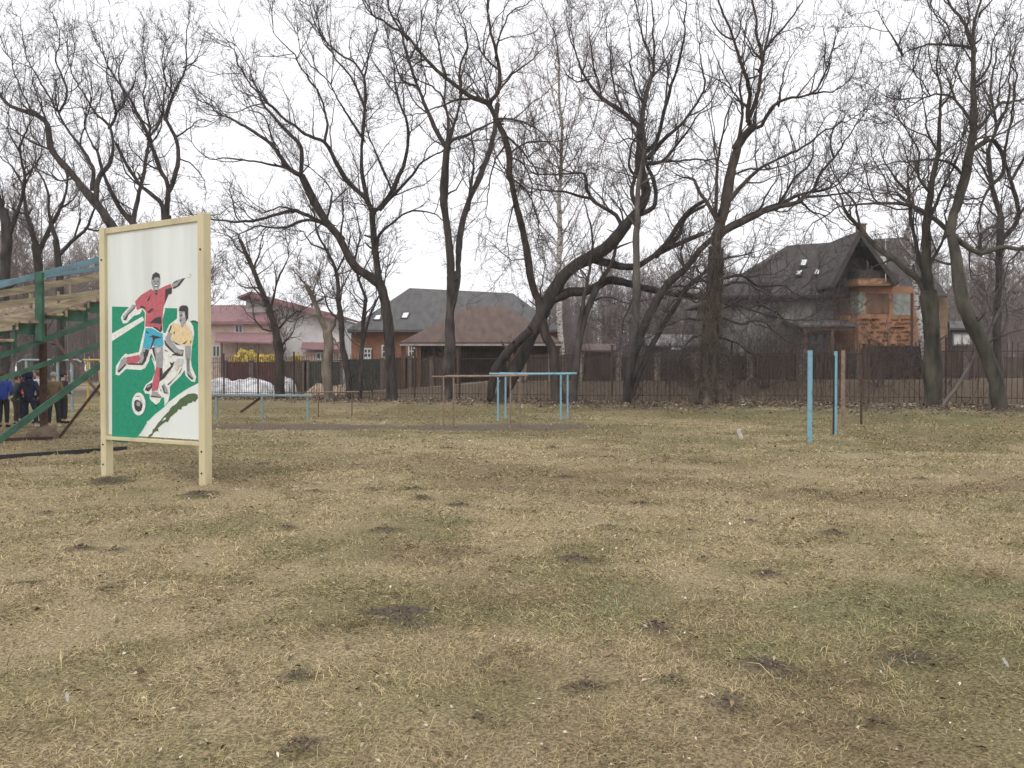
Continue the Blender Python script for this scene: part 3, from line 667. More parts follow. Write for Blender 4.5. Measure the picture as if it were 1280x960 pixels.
traced_tree('bare_tree', 'thin twin stemmed bare tree in front of the beige house with maroon roof', 44, [
 (5.5, 4.4, '348,493 349,455 346,428 345,413 336,387'), (4.4, 2.4, '336,387 325,361 317,339 308,318 300,300'), (3.0, 2.0, '354,492 353,450 352,430 346,415'),
 (1.8, .5, '341,400 330,372 312,350 304,340'), (1.8, .5, '336,387 343,358 352,339 360,320 358,300'), (1.6, .4, '317,339 325,315 330,295 345,280'),
 (1.5, .4, '308,318 295,310 285,295 270,290'), (1.6, .5, '346,415 362,398 372,390 392,380'), (1.5, .4, '352,430 366,412 372,395'), (1.4, .4, '325,361 300,355 285,340'),
 (1.3, .4, '345,413 330,410 318,395 312,370')], bark='bark_brown', group=G1, dens=4.0, l1=1.3)
traced_tree('bare_tree', 'cluster of thin dark stems left of the forked tree, before the grey roof', 42, [
 (4.4, 3.2, '439,501 433,461 428,430 426,402 422,374'), (3.0, 1.0, '422,374 419,343 408,312 396,290 392,265'), (3.8, 2.6, '450,501 452,439 455,396 457,374'),
 (2.4, .7, '457,374 448,347 445,320 450,290 444,262'), (2.4, .7, '453,430 460,402 467,382 478,360 484,335'), (1.6, .5, '426,402 412,385 405,362 398,345'),
 (1.6, .4, '419,343 430,318 436,295 430,270'), (1.5, .4, '408,312 390,305 378,290 366,288'), (1.5, .4, '448,347 460,330 468,310')], group=G1, dens=3.5, l1=1.3)
# trees behind the stand and the billboard
G2 = 'bare trees behind the wooden stand'
traced_tree('bare_tree', 'bare tree leaning left, its limbs fanning over the upper left corner of the billboard', 44, [
 (7.20, 5.92, '176,497 168,430 160,350 150,305 137,278'), (5.76, 3.36, '137,278 119,253 94,222 66,188 59,156 41,141'), (3.04, 0.72, '41,141 16,131 0,116 -25,96 -50,90'),
 (3.84, 1.44, '119,253 122,225 137,203 141,181 137,159 122,144'), (1.44, 0.40, '122,144 97,100 90,72 84,40'), (1.92, 0.40, '137,159 144,141 134,94 136,60'), (1.76, 0.40, '144,141 156,125 150,90 160,60'),
 (2.88, 1.28, '116,235 116,212 100,184 81,156 72,137'), (1.44, 0.40, '72,137 44,84 30,50 22,20'), (1.76, 0.40, '75,140 84,116 69,78 72,41 62,10'), (1.60, 0.40, '59,156 45,115 40,85'),
 (1.60, 0.40, '66,188 40,180 15,165 -15,160'), (1.44, 0.40, '94,222 70,225 40,205 10,190'), (1.28, 0.35, '100,184 105,150 112,120 108,85'), (1.28, 0.35, '41,141 20,100 5,60 -5,30')], group=G2, dens=3.6, l1=1.7, depth=.4)
traced_tree('bare_tree', 'bare tree standing directly behind the top edge of the billboard', 47, [
 (5.60, 4.80, '190,497 180,400 170,330 166,278'), (4.00, 1.92, '166,278 150,262 137,237 128,215 122,190'), (3.36, 1.60, '166,278 175,234 184,187 188,160'), (1.44, 0.40, '188,160 180,125 184,90 178,60'),
 (1.44, 0.40, '122,190 108,160 110,130 100,105'), (1.28, 0.35, '175,234 160,215 150,190 145,160'), (1.28, 0.35, '184,187 200,165 205,135 214,110'), (1.20, 0.35, '188,160 170,140 165,110')], bark='bark_light', group=G2, dens=3.5, l1=1.5)
traced_tree('bare_tree', 'upright bare tree behind the top right billboard corner, two curving stems', 46, [
 (5.60, 4.48, '214,497 212,400 210,330 209,269'), (3.52, 2.56, '209,269 211,231 205,220 200,212 187,175'), (2.40, 0.64, '187,175 175,150 159,119 137,84 125,60'), (3.20, 2.40, '210,240 216,225 222,197 219,172 206,147'),
 (2.24, 0.56, '206,147 216,119 231,84 230,47 236,25'), (3.36, 1.92, '207,290 203,269 200,253 175,231 156,203 145,180'), (1.92, 0.40, '187,172 203,144 206,112 200,80 208,50'), (1.44, 0.40, '219,172 235,160 250,150 262,152'),
 (1.28, 0.35, '159,119 165,95 180,75'), (1.28, 0.35, '216,119 205,95 210,65'), (1.28, 0.35, '222,197 240,205 252,220 258,240'), (1.28, 0.35, '200,212 185,205 170,190 160,170'), (1.20, 0.35, '231,84 245,75 252,55')], group=G2, dens=4.0, l1=1.5)
traced_tree('bare_tree', 'dark bare tree at the left edge above the blue handrail of the stand', 46, [
 (6.40, 5.60, '2,500 6,420 6,347 9,300 4,262'), (4.00, 1.28, '4,262 -8,225 -20,190 -34,150'), (3.60, 1.12, '9,300 22,262 30,225 24,190 34,160'), (1.60, 0.40, '30,225 48,200 55,170'), (1.60, 0.40, '24,190 10,165 12,130'), (1.60, 0.40, '4,262 -25,250 -55,240')], group=G2, dens=3.3, l1=1.8)
traced_tree('bare_tree', 'bare tree rising behind the green post of the stand', 48, [
 (6.00, 4.80, '50,500 49,420 48,340 45,305'), (3.52, 1.12, '45,305 34,268 28,235 12,205'), (3.52, 1.12, '47,320 62,285 75,260 84,230 80,205'), (1.60, 0.40, '75,260 95,245 105,225'), (1.60, 0.40, '34,268 18,262 2,250'), (1.44, 0.40, '28,235 40,210 44,185')], group=G2, dens=3.8, l1=1.6)
traced_tree('bare_tree', 'bare tree behind the stand between its green post and the billboard', 47, [
 (5.20, 4.00, '78,500 76,420 73,330 70,300'), (3.04, 0.96, '70,300 60,270 58,240 48,215'), (3.04, 0.96, '72,320 92,300 108,285 118,262 130,250'), (1.44, 0.40, '92,300 100,270 98,240'), (1.44, 0.40, '108,285 128,288 150,270')], group=G2, dens=3.8, l1=1.5)

# ------------------------------------------------------------------ generic bare trees further off
def free_tree(name, label, x, y, h, lean, rtrunk, group, bark='bark_grey', twig='twig_far', seed=0, n=9, rt=.011, dens=2.2, l1=1.5, cat='tree', share=None, m2=4, m3=2):
    global RNG
    z = gh1(x, y)
    keep = RNG; RNG = np.random.default_rng(seed)
    k = 9; t = np.linspace(0, 1, k); P = np.stack([x + lean * t ** 1.5 * h + np.cumsum(RNG.normal(0, .05, k)) * h / 12, y + np.cumsum(RNG.normal(0, .05, k)) * h / 12, z - .1 + t * h * .92], 1)
    C = catmull(np.concatenate([P, (rtrunk * (1 - t * .93))[:, None]], 1), .5); limbs = [(C[:, :3], np.maximum(C[:, 3], .01))]
    for i in range(n):
        f = RNG.uniform(.22, .92); j = int(f * (len(C) - 1)); a = RNG.uniform(0, 6.28); ln = h * RNG.uniform(.22, .42) * (1.15 - .6 * f)
        Pb = grow(C[j:j + 1, :3], np.array([[math.cos(a), math.sin(a), .75]]), np.array([ln]), 8, .16, .10)[0]
        limbs.append((Pb, np.linspace(C[j, 3] * .55, .012, 8)))
    e = empty(name, (x, y, z), label, cat, group)
    v, f_ = limb_mesh(limbs, 6); link('trunk', np_mesh('trunk', v, f_, True), e, [M[bark]])
    v, f_ = crown_from(limbs, dens, l1, rt, .10, .2, m2, m3); link('crown', np_mesh('crown', v, f_, True), e, [M[twig]])
    RNG = keep
    return e
def copy_tree(o, loc, rz, sc, label=None, group=None):
    c = o.copy(); COL.objects.link(c); c.location = loc; c.rotation_euler = (0, 0, rz); c.scale = (sc, sc, sc)
    if label: c['label'] = label
    if group: c['group'] = group
    for ch in o.children:
        d = ch.copy(); COL.objects.link(d); d.parent = c; d.matrix_parent_inverse = ch.matrix_parent_inverse.copy()
        for gch in ch.children:
            e = gch.copy(); COL.objects.link(e); e.parent = d; e.matrix_parent_inverse = gch.matrix_parent_inverse.copy()
    return c
GF = 'hazy bare trees beyond the houses'; LF = 'hazy grey brown bare tree far beyond the houses and fences'
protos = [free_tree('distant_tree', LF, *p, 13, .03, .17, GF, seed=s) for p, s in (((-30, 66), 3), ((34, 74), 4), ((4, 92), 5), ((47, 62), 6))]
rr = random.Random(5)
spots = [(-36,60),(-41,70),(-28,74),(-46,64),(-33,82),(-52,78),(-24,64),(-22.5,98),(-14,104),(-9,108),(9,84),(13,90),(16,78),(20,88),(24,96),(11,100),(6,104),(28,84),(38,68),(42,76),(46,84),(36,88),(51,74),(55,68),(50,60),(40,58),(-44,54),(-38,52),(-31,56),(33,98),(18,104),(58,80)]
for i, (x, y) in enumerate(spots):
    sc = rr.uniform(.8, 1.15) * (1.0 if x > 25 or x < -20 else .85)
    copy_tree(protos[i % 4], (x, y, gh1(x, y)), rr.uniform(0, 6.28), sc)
# ------------------------------------------------------------------ far wood as one mass
def far_wood():
    P0, H = [], []
    r = np.random.default_rng(3)
    for _ in range(2100):
        Y = r.uniform(100, 175); u = r.uniform(-.85, .85); px = 640 + u * F
        if 240 < px < 690 and r.random() < .7: continue
        top = 335 if 690 < px < 1000 else (318 if px >= 1000 else (300 if px < 240 else 425))
        h = 1.65 + (462 - top) * Y / F; P0.append((u * Y, Y, -.2)); H.append(max(4, h * r.uniform(.6, 1.02)))
    P0 = np.array(P0); H = np.array(H); n = len(H)
    T = grow(P0, np.tile([0, 0, 1.], (n, 1)), H, 9, .05, .3); R = (.10 + .09 * r.random(n))[:, None] * np.linspace(1, .12, 9)[None]
    a, d, idx, t = sprout(T, 26, .1, 1, (.35, 1.0)); B = grow(a, d, H[idx] * .30 * (1.2 - t) * r.uniform(.5, 1.1, len(a)), 5, .16, .14); rb = np.full((len(a), 1), .035) * np.linspace(1, .4, 5)[None]
    b, d2, i2, t2 = sprout(B, 5, .1, 1); Cc = grow(b, d2, H[idx][i2] * .09 * r.uniform(.5, 1.2, len(b)), 4, .2, .1); rc = np.full((len(b), 1), .022) * np.linspace(1, .5, 4)[None]
    Vs, Fs, o = [], [], 0
    for P, Q in ((T, R), (B, rb), (Cc, rc)):
        v, f = tubes(P, Q, 3); Vs.append(v); Fs.append(f + o); o += len(v)
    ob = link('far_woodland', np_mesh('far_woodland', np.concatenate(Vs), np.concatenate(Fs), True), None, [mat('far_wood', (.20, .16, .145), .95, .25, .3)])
    setp(ob, 'grey brown bare woodland massed far behind the houses', 'woodland', kind='stuff')
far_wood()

# ------------------------------------------------------------------ iron fence
def build_fence():
    x0, x1 = -25.0, 23.0; ux = Vector((1, -.53, 0)).normalized(); step = 2.55 * ux.x
    fe = empty('iron_fence', (x0, fenceY(x0), gh1(x0, fenceY(x0))), 'long rusty dark iron picket fence running behind the row of bare trees', 'fence')
    x = x0; r = random.Random(2)
    while x < x1:
        a = Vector((x, fenceY(x), 0)); b = Vector((x + step, fenceY(x + step), 0)); za, zb = gh1(a.x, a.y), gh1(b.x, b.y)
        m = MB(); m.box((a.x, a.y, za + 1.17), (.07, .07, 2.5), math.atan2(ux.y, ux.x)); m.box((a.x, a.y, za + 2.43), (.085, .085, .02), math.atan2(ux.y, ux.x))
        m.build('post', M['fence'], fe)
        m = MB(); n = 15; tilt = r.uniform(-.012, .012)
        for k in range(1, n):
            t = k / n; p = a.lerp(b, t); z = za + (zb - za) * t; l = r.gauss(0, .012); top = 2.2 + r.gauss(0, .012)
            if r.random() < .012: continue
            m.beam((p.x, p.y, z + .08), (p.x + l + tilt * 2, p.y, z + top), .021, .021)
            q = (p.x + l + tilt * 2, p.y, z + top); m.tube([q, (q[0], q[1], q[2] + .05)], [.014, .001], 4, cap=False)
        m.build('picket_panel', M['fence'], fe)
        for hz in (.28, 1.92):
            m = MB(); o = Vector((.012, .03, 0)); m.beam(Vector((a.x, a.y, za + hz)) + o, Vector((b.x, b.y, zb + hz)) + o, .035, .03); m.build('rail', M['fence'], fe)
        x += step
build_fence()

# tangled dead stems along the fence (nobody could count them)
def scrub(name, n, xr, qr, hr, rad, colr, label, cat, up=.15, m2=4, base=None):
    x = RNG.uniform(*xr, n); q = RNG.uniform(*qr, n)
    if base is not None:
        k = fbm(x * .35, q * .5, base, 2); s = RNG.random(n) < sst(.3, .7, k); x, q = x[s], q[s]; n = len(x)
    y = fenceY(x) + q; P0 = np.stack([x, y, gh(x, y) - .02], 1); D = RNG.normal(0, .38, (n, 3)); D[:, 2] = 1
    Ln = RNG.uniform(*hr, n); P = grow(P0, D, Ln, 7, .17, up); R = (rad * RNG.uniform(.6, 1.3, n))[:, None] * np.linspace(1, .35, 7)[None]
    a, d, idx, t = sprout(P, m2, .25, 1.0); B = grow(a, d, Ln[idx] * RNG.uniform(.15, .45, len(a)), 5, .25, up * .5); RB = np.full((len(a), 1), rad * .45) * np.linspace(1, .5, 5)[None]
    v1, f1 = tubes(P, R, 4); v2, f2 = tubes(B, RB, 3)
    o = link(name, np_mesh(name, np.concatenate([v1, v2]), np.concatenate([f1, f2 + len(v1)]), True), None, [mat(name, colr, .95, .35, 1.5)])
    return setp(o, label, cat, kind='stuff')
scrub('undergrowth', 520, (-20, 24), (-1.1, 5.5), (.4, 2.3), .009, (.175, .125, .092), 'tangle of dead brown stems and brush along the iron fence', 'undergrowth', base=101)
scrub('dry_weeds', 1300, (-20, 24), (-2.2, .6), (.12, .55), .006, (.30, .24, .16), 'low dry weed stalks at the foot of the iron fence', 'weeds', base=102)
scrub('undergrowth_thicket', 120, (6, 17), (.6, 7.5), (1.2, 4.2), .014, (.12, .088, .068), 'dense brown thicket behind the iron fence left of the brick house', 'thicket', up=.06, m2=7)

# countable shrubs behind and in the fence line
def shrub(x, y, h, n, label, group=None, blossom=None, spread=.55, rad=.016, name='bare_shrub', cat='shrub', bl_n=0, bl_size=.06, stemmat='twig', k0=.25, dome=0):
    z = gh1(x, y); P0 = np.tile([x, y, z - .05], (n, 1)) + RNG.normal(0, .12, (n, 3)) * [1, 1, 0]; D = RNG.normal(0, spread, (n, 3)); D[:, 2] = 1
    Ln = h * RNG.uniform(.7, 1.15, n); P = grow(P0, D, Ln, 9, .13, .03); R = np.full((n, 1), rad) * np.linspace(1, .35, 9)[None]
    a, d, idx, t = sprout(P, 8, k0, 1); B = grow(a, d, Ln[idx] * RNG.uniform(.15, .38, len(a)), 5, .2, .05); RB = np.full((len(a), 1), rad * .45) * np.linspace(1, .5, 5)[None]
    c, d3, i3, t3 = sprout(B, 3, .2, 1); Cc = grow(c, d3, Ln[idx][i3] * RNG.uniform(.06, .15, len(c)), 4, .2, .05); RC = np.full((len(c), 1), rad * .3) * np.linspace(1, .6, 4)[None]
    e = empty(name, (x, y, z), label, cat, group); v, f = tubes(P, R, 5); link('stems', np_mesh('stems', v, f, True), e, [M[stemmat]])
    v1, f1 = tubes(B, RB, 3); v2, f2 = tubes(Cc, RC, 3)
    link('twigs', np_mesh('twigs', np.concatenate([v1, v2]), np.concatenate([f1, f2 + len(v1)]), True), e, [M[stemmat]])
    if blossom:
        allp = np.concatenate([B[:, 1:].reshape(-1, 3), Cc[:, 1:].reshape(-1, 3)]); p = allp[RNG.integers(0, len(allp), bl_n)] + RNG.normal(0, .05, (bl_n, 3))
        if dome: u_ = norm(RNG.normal(0, 1, (bl_n, 3))); u_[:, 2] = np.abs(u_[:, 2]); p = np.array([x, y, z + h * .35]) + u_ * np.array([dome, dome * .8, h * .68]) * (RNG.random(bl_n)[:, None] ** .35) * (.78 + .35 * vnoise(u_[:, 0] * 3 + x, u_[:, 2] * 3 + u_[:, 1] * 2, 7))[:, None]
        dd = norm(RNG.normal(0, 1, (bl_n, 3))); ss = norm(np.cross(dd, RNG.normal(0, 1, (bl_n, 3)))); r = bl_size * RNG.uniform(.5, 1.3, bl_n)[:, None]
        V = np.stack([p - dd * r, p - ss * r * .6, p + dd * r, p + ss * r * .6], 1).reshape(-1, 3); cols = np.array(blossom)[RNG.integers(0, len(blossom), bl_n)]
        link('blossom', np_mesh('blossom', V, np.arange(bl_n)[:, None] * 4 + [0, 1, 2, 3], False, np.repeat(cols, 4, 0)), e, [M['litter']])
    return e
p = at(312, 455, 59); shrub(p.x, p.y, 2.9, 34, 'pale yellow flowering bush over the maroon fence, wider one beside the beige house', 'yellow bushes by the beige house', [(.80, .64, .17), (.86, .74, .32), (.72, .55, .12)], 1.0, .02, 'forsythia_bush', 'bush', 6500, .10, dome=1.45)
p = at(337, 455, 60); shrub(p.x, p.y, 2.7, 26, 'pale yellow bush directly behind the twin stemmed tree', 'yellow bushes by the beige house', [(.78, .62, .17), (.84, .70, .26), (.70, .52, .10)], .95, .02, 'forsythia_bush', 'bush', 4200, .10, dome=.75)
p = at(370, 455, 61); shrub(p.x, p.y, 2.6, 22, 'deeper orange yellow bush nearest the pollarded tree', 'yellow bushes by the beige house', [(.66, .44, .08), (.55, .36, .07), (.72, .52, .12)], .8, .02, 'forsythia_bush', 'bush', 1500, .09, dome=.8)
for i, (px, Y, h, lab) in enumerate([(860, 40, 3.2, 'bare brown shrub left of the ivy clad trunk, arching over the fence'), (915, 39, 3.6, 'bare brown shrub right of the ivy clad trunk'),
        (955, 38, 3.3, 'bare brown shrub in front of the left wall of the brick house'), (990, 39.5, 3.4, 'bare brown shrub left of the front blue post'), (1035, 41, 2.6, 'bare brown shrub in front of the house porch'),
        (760, 44, 3.0, 'bare brown shrub between the birch and the slanting stems'), (1100, 36, 1.8, 'low bare shrub before the dark gate panel'), (1215, 38, 2.2, 'bare shrub behind the mossy leaning trunk'),
        (655, 46, 2.2, 'bare shrub below the brown hipped roof, between two slanting trunks'), (425, 50, 2.2, 'bare shrub beside the pale street post'), (925, 42, 3.7, 'tall tangled bare shrub before the left end of the dark roof'), (972, 43, 3.4, 'tall tangled bare shrub before the grey house wall'), (1008, 42.5, 3.0, 'tall bare shrub just left of the house porch'), (835, 43, 3.6, 'tall bare shrub between the slanting stems and the ivy clad trunk')]):
    p = at(px, 470, Y)
    shrub(p.x, p.y, h, 22 if h > 2.5 else 14, lab, 'bare shrubs behind the iron fence', spread=.75, rad=.014)
# ------------------------------------------------------------------ football billboard
pR, pL = gpt(257, 611), gpt(134, 598)
sdir = (pR - pL); sdir.z = 0; SW = sdir.length; sdir.normalize(); nrm = Vector((sdir.y, -sdir.x, 0))     # nrm faces the viewer
rzs = math.atan2(sdir.y, sdir.x)
bb = empty('billboard', (*((pL + pR) / 2).xy, 0), 'tall cream framed billboard painted with two footballers on green', 'billboard')
zt = 3.78
for p, dz in ((pL, 0), (pR, .02)):
    m = MB(); m.box((p.x, p.y, (zt + dz - .3) / 2 + .0), (.125, .125, zt + dz + .3), rzs); m.build('post', M['cream'], bb, .006)
def L3(u, z, off=0): return pL + sdir * u + nrm * off + Vector((0, 0, z))
m = MB(); m.beam(L3(.0625, zt - .05), L3(SW - .0625, zt - .04), .075, .085); m.build('top_rail', M['cream'], bb, .005)
zb0 = .64
m = MB(); m.beam(L3(.0625, zb0 - .02, .012), L3(SW - .0625, zb0 - .02, .012), .10, .05); m.build('bottom_rail', M['cream'], bb, .005)
m = MB(); m.beam(L3(.0625 , (zb0 + zt) / 2 - .02), L3(SW - .0625, (zb0 + zt) / 2 - .02), .02, zt - zb0 - .11, up=(0, 0, 1))
m.build('panel', M['panel'], bb)
PF = .0115
def paint(name, layers, label=None):
    """layers: list of (material, points in photo pixels); each lies 0.6 mm proud of the one below"""
    vs, fs, mi, mats = [], [], [], []
    global LAY
    for mt, pts in layers:
        LAY += 1; off = PF + LAY * .00009; b = len(vs)
        pp = pL + nrm * off
        for x, y in pts: vs.append(on_plane(x, y, pp, nrm))
        fs.append(list(range(b, len(vs)))); 
        if mt not in mats: mats.append(mt)
        mi.append(mats.index(mt))
    me = bpy.data.meshes.new(name); me.from_pydata([tuple(v) for v in vs], [], fs)
    for q in mats: me.materials.append(q)
    me.polygons.foreach_set('material_index', mi)
    bm = bmesh.new(); bm.from_mesh(me)
    for f in bm.faces:
        f.normal_update()
        if f.normal.dot(nrm) < 0: f.normal_flip()
    bmesh.ops.triangulate(bm, faces=bm.faces, quad_method='BEAUTY', ngon_method='BEAUTY'); bm.to_mesh(me); bm.free()
    o = link(name, me, bb)
    if label: o['label'] = label
    return o
LAY = 0
def A1(s): return [(135 + x / 8, 330 + y / 8) for x, y in parse(s)]
def A2(s): return [(135 + x / 8, 440 + y / 8) for x, y in parse(s)]
pm_ = lambda n, c: mat(n, c, .55, .16, 22, detail=10)
for p in (pL, pR):
    for z in (.22, .52, 3.3):
        q = p + nrm * .066 + Vector((0, 0, z)); m = MB(); m.tube([q - nrm * .01, q + nrm * .008], .014, 6); m.build('bolt', M['darkrust'], bb)
PG, PW, PRED, PDK, PGY, PCY, PYE, POL, PLG = pm_('paint_green', (.012, .27, .155)), pm_('paint_white', (.76, .77, .73)), pm_('paint_red', (.50, .12, .145)), pm_('paint_dark', (.05, .045, .05)), pm_('paint_grey', (.33, .34, .35)), pm_('paint_cyan', (.06, .40, .55)), pm_('paint_yellow', (.74, .58, .34)), pm_('paint_olive', (.085, .14, .06)), pm_('paint_light_grey', (.55, .56, .56))
paint('pitch_painting', [
 (PG, A1('40,425 690,443 700,520 830,572 870,565 945,615') + A2('945,290 880,322 800,362 700,428 600,505 560,552 470,622 405,688 390,690 385,715 355,765 330,805 265,885 240,893 222,858 200,872 205,908 40,893')),
 (PW, A1('40,695 345,525 362,562 40,772')),
 (PDK, A1('818,575 850,562 880,568 905,585 925,600 922,615 900,605 870,578 840,582')),
 (POL, A2('375,897 410,830 440,812 450,770 465,765 500,710 520,690 560,640 590,610 610,590 625,560 640,545 680,520 720,470 760,445 800,420 860,412 895,425 900,460 870,500 845,490 840,505 800,515 790,535 740,548 735,575 700,575 690,600 670,612 640,640 625,650 600,700 575,700 540,725 500,760 505,797 485,790 460,805 440,840 415,850 400,872')),
 (PW, A2('540,690 560,660 580,655 575,675')),
])
paint('player_halo', [(PW, A1('128,540 150,495 215,425 560,425 572,450 545,560 552,690 575,690 610,610 690,545 695,440 710,415 800,415 803,545 850,620 862,700 838,830 830,960') +
  A2('835,140 882,250 868,300 835,295 775,235 765,180 730,235 618,345 618,430 600,495 565,540 560,450 535,460 515,500 480,527 435,490 415,465 418,420 372,415 353,375 380,325 440,280 470,200 468,150 440,70 425,40 410,90 370,160 330,180 180,170 110,235 75,225 80,140 140,50 175,15') +
  A1('200,905 310,880 330,780 365,640 370,490 345,450 320,500 255,520 190,590 150,595')),
  (PG, A1('432,890 410,960') + A2('425,30 440,55 462,100 463,60') + A1('462,960'))])
paint('player_in_red', [
 (PRED, A1('270,375 330,310 430,250 470,272 500,255 560,225 625,198 642,240 600,320 555,430 545,560 545,660 525,687 460,630 370,628 380,480 345,440 290,462')),
 (PDK, A1('572,255 640,233 636,300 605,303 590,340 565,395 572,320')), (PDK, A1('415,590 470,540 530,523 537,600 460,592')), (PDK, A1('530,600 546,650 525,684 440,628 490,632 520,660')),
 (PDK, A1('325,412 372,430 382,452 325,437')), (PDK, A1('388,372 432,290 417,352 402,372')), (PDK, A1('464,290 499,290 481,316')), (PDK, A1('390,482 438,440 460,455 425,470 530,464 430,476 420,492')),
 (PGY, A1('435,140 445,110 520,130 522,200 505,250 480,292 455,260 432,190')), (PDK, A1('438,152 445,105 480,80 515,100 524,152 505,133 465,135 455,162')),
 (PDK, A1('452,163 476,172 465,182')), (PDK, A1('488,173 512,165 502,182')), (PDK, A1('478,180 488,195 474,196')), (PDK, A1('455,203 505,203 498,230 462,230')), (PW, A1('458,207 502,207 490,222 468,222')), (PLG, A1('462,238 498,238 482,262')), (PDK, A1('462,262 500,262 482,290')),
 (PGY, A1('245,405 278,412 270,440 205,505 180,562 150,557 150,520 190,470')), (PDK, A1('277,422 270,442 205,507 180,563 155,562 195,500')), (PLG, A1('235,420 250,415 200,470 165,520 160,505')),
 (PGY, A1('635,200 680,165 740,145 772,138 700,225 650,245')), (PDK, A1('772,138 740,150 690,215 640,240 662,247 712,217')), (PDK, A1('655,180 700,165 690,178 660,195')), (PLG, A1('770,140 835,123 822,134')), (PGY, A1('810,105 832,100 825,112')),
 (PCY, A1('375,640 440,640 520,690 545,690 553,800 545,827 465,822 430,802 410,857 345,832 365,720')), (PDK, A1('400,735 450,710 542,735 470,752 432,850 415,857 448,762 440,730')), (PDK, A1('380,665 420,700 385,690')),
 (PGY, A1('345,835 405,857 402,900 362,958 335,960 330,900') ), (PGY, A2('330,0 395,0 385,70 350,112 310,112 305,60')), (PDK, A1('375,850 410,860 397,920 357,960 365,900')), (PDK, A2('352,0 397,0 377,90 345,131 200,126 195,112 338,112 360,60')),
 (PRED, A2('178,55 310,28 322,70 297,106 185,117')), (PGY, A2('92,185 130,80 165,48 192,70 182,120 110,202')), (PDK, A2('92,197 175,118 182,128 110,206')),
 (PGY, A1('455,827 545,822 552,960 475,960')), (PGY, A2('470,-2 547,-2 546,152 480,152 482,90')), (PDK, A1('438,842 462,830 474,960 455,900')), (PDK, A2('448,0 468,0 482,105')), (PLG, A1('480,840 525,835 520,880 490,890')),
 (PDK, A2('368,382 390,330 440,308 447,350 402,394')), (PGY, A2('385,345 420,322 430,335 395,362')),
 (PRED, A2('480,150 542,156 546,220 512,300 496,382 438,392 444,310')), (PDK, A2('515,165 542,160 546,220 515,290')), (PGY, A2('430,445 440,393 492,400 530,440 532,455')), (PDK, A2('428,435 532,450 532,459 428,449')), (PDK, A2('462,530 485,526 472,545')),
])
paint('player_in_yellow', [
 (PYE, A1('600,680 650,590 720,600 740,640 780,590 830,670 847,730 827,817 770,822 700,792 650,782 625,740')), (PDK, A1('600,682 630,605 640,620 615,690')), (PDK, A1('652,690 672,665 665,705')), (PDK, A1('740,800 800,760 770,800')), (PDK, A1('640,765 700,800 735,812 680,805')), (PDK, A1('820,760 832,775 822,800')),
 (PGY, A1('710,480 775,470 792,540 770,590 740,642 715,570')), (PDK, A1('708,472 715,430 740,413 785,415 800,440 799,540 780,572 768,475')), (PDK, A1('712,518 742,500 736,526')), (PDK, A1('715,560 735,552 730,580')), (PLG, A1('745,490 765,485 768,530 750,545')),
 (PDK, A1('562,758 600,788 690,850 757,860 745,922 690,912 630,870 572,812')), (PGY, A1('600,690 642,690 622,750 690,840 755,872 740,908 670,885 580,788 572,742')), 
 (PGY, A1('768,822 827,817 822,960 775,960')), (PGY, A2('778,0 822,0 812,120 822,200 857,272 840,277 788,222')), (PDK, A2('788,208 852,268 835,277 800,240')), (PDK, A2('795,60 806,60 804,200 796,190')),
 (PDK, A1('637,905 690,885 742,920 690,917')), (PDK, A2('593,172 630,140 615,95 640,112 667,90 642,150 562,260 508,297 556,210')), (PDK, A2('600,62 660,20 722,35 650,32')), (PDK, A1('565,850 600,880 570,870')),
 (PLG, A2('660,130 690,65 752,68 747,132 700,142')), (PDK, A2('747,140 722,200 600,332 592,325 690,238 720,190')), (PYE, A2('668,160 680,140 712,142 690,190')),
 (PGY, A2('538,342 560,313 592,370 602,417 560,412')), (PDK, A2('538,342 550,330 570,400 600,417 560,412')), (PDK, A2('520,375 530,370 532,400')),
])
def ell(cx, cy, rx, ry, n=24): return [(135 + (cx + rx * math.cos(6.2832 * i / n)) / 8, 440 + (cy + ry * math.sin(6.2832 * i / n)) / 8) for i in range(n)]
paint('football_painting', [(PW, ell(307, 520, 68, 115)), (PLG, ell(303, 525, 44, 78)), (PW, ell(296, 470, 30, 28)), (PDK, A2('263,500 275,480 300,478 330,500 347,530 335,585 300,600 272,575 262,540')), (PGY, A2('288,492 325,508 318,545 285,535')), (PDK, A2('270,445 300,438 325,442 300,447'))])

# ------------------------------------------------------------------ posts and bars on the field
def post(name, px, pyb, pyt, wpx, label, cat, mt, group=None, dark=None, tube=True):
    g0 = gpt(px, pyb); g0.z = gh1(g0.x, g0.y); D = g0.y; t = at(px, pyt, D); wd = wpx * D / F
    m = MB()
    if tube: m.tube([(g0.x, g0.y, -.3), (g0.x, g0.y, t.z)], wd / 2, 16)
    else: m.box((g0.x, g0.y, (t.z - .3) / 2), (wd, wd, t.z + .3), .5)
    mats = [M[mt]]
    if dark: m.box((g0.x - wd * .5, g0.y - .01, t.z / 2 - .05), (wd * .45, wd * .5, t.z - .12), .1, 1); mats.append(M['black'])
    o = m.build(name, mats, None, 0 if tube else .006)
    return setp(o, label, cat, group)
GP = 'row of exercise posts standing on the field'
post('exercise_post', 1012, 553, 438, 6.0, 'thick light blue post nearest the camera in the row of four', 'post', 'blue', GP)
post('exercise_post', 1044, 544, 439, 4.2, 'slimmer light blue post with a dark left edge', 'post', 'blue', GP, dark=True)
post('exercise_post', 1053.5, 534, 438, 3.6, 'pale rusty brown square post right beside the slim blue post', 'post', 'rustpale', GP, tube=False)
post('exercise_post', 1076.5, 531, 435, 2.8, 'thin dark rusty post, rightmost of the row', 'post', 'darkrust', GP)

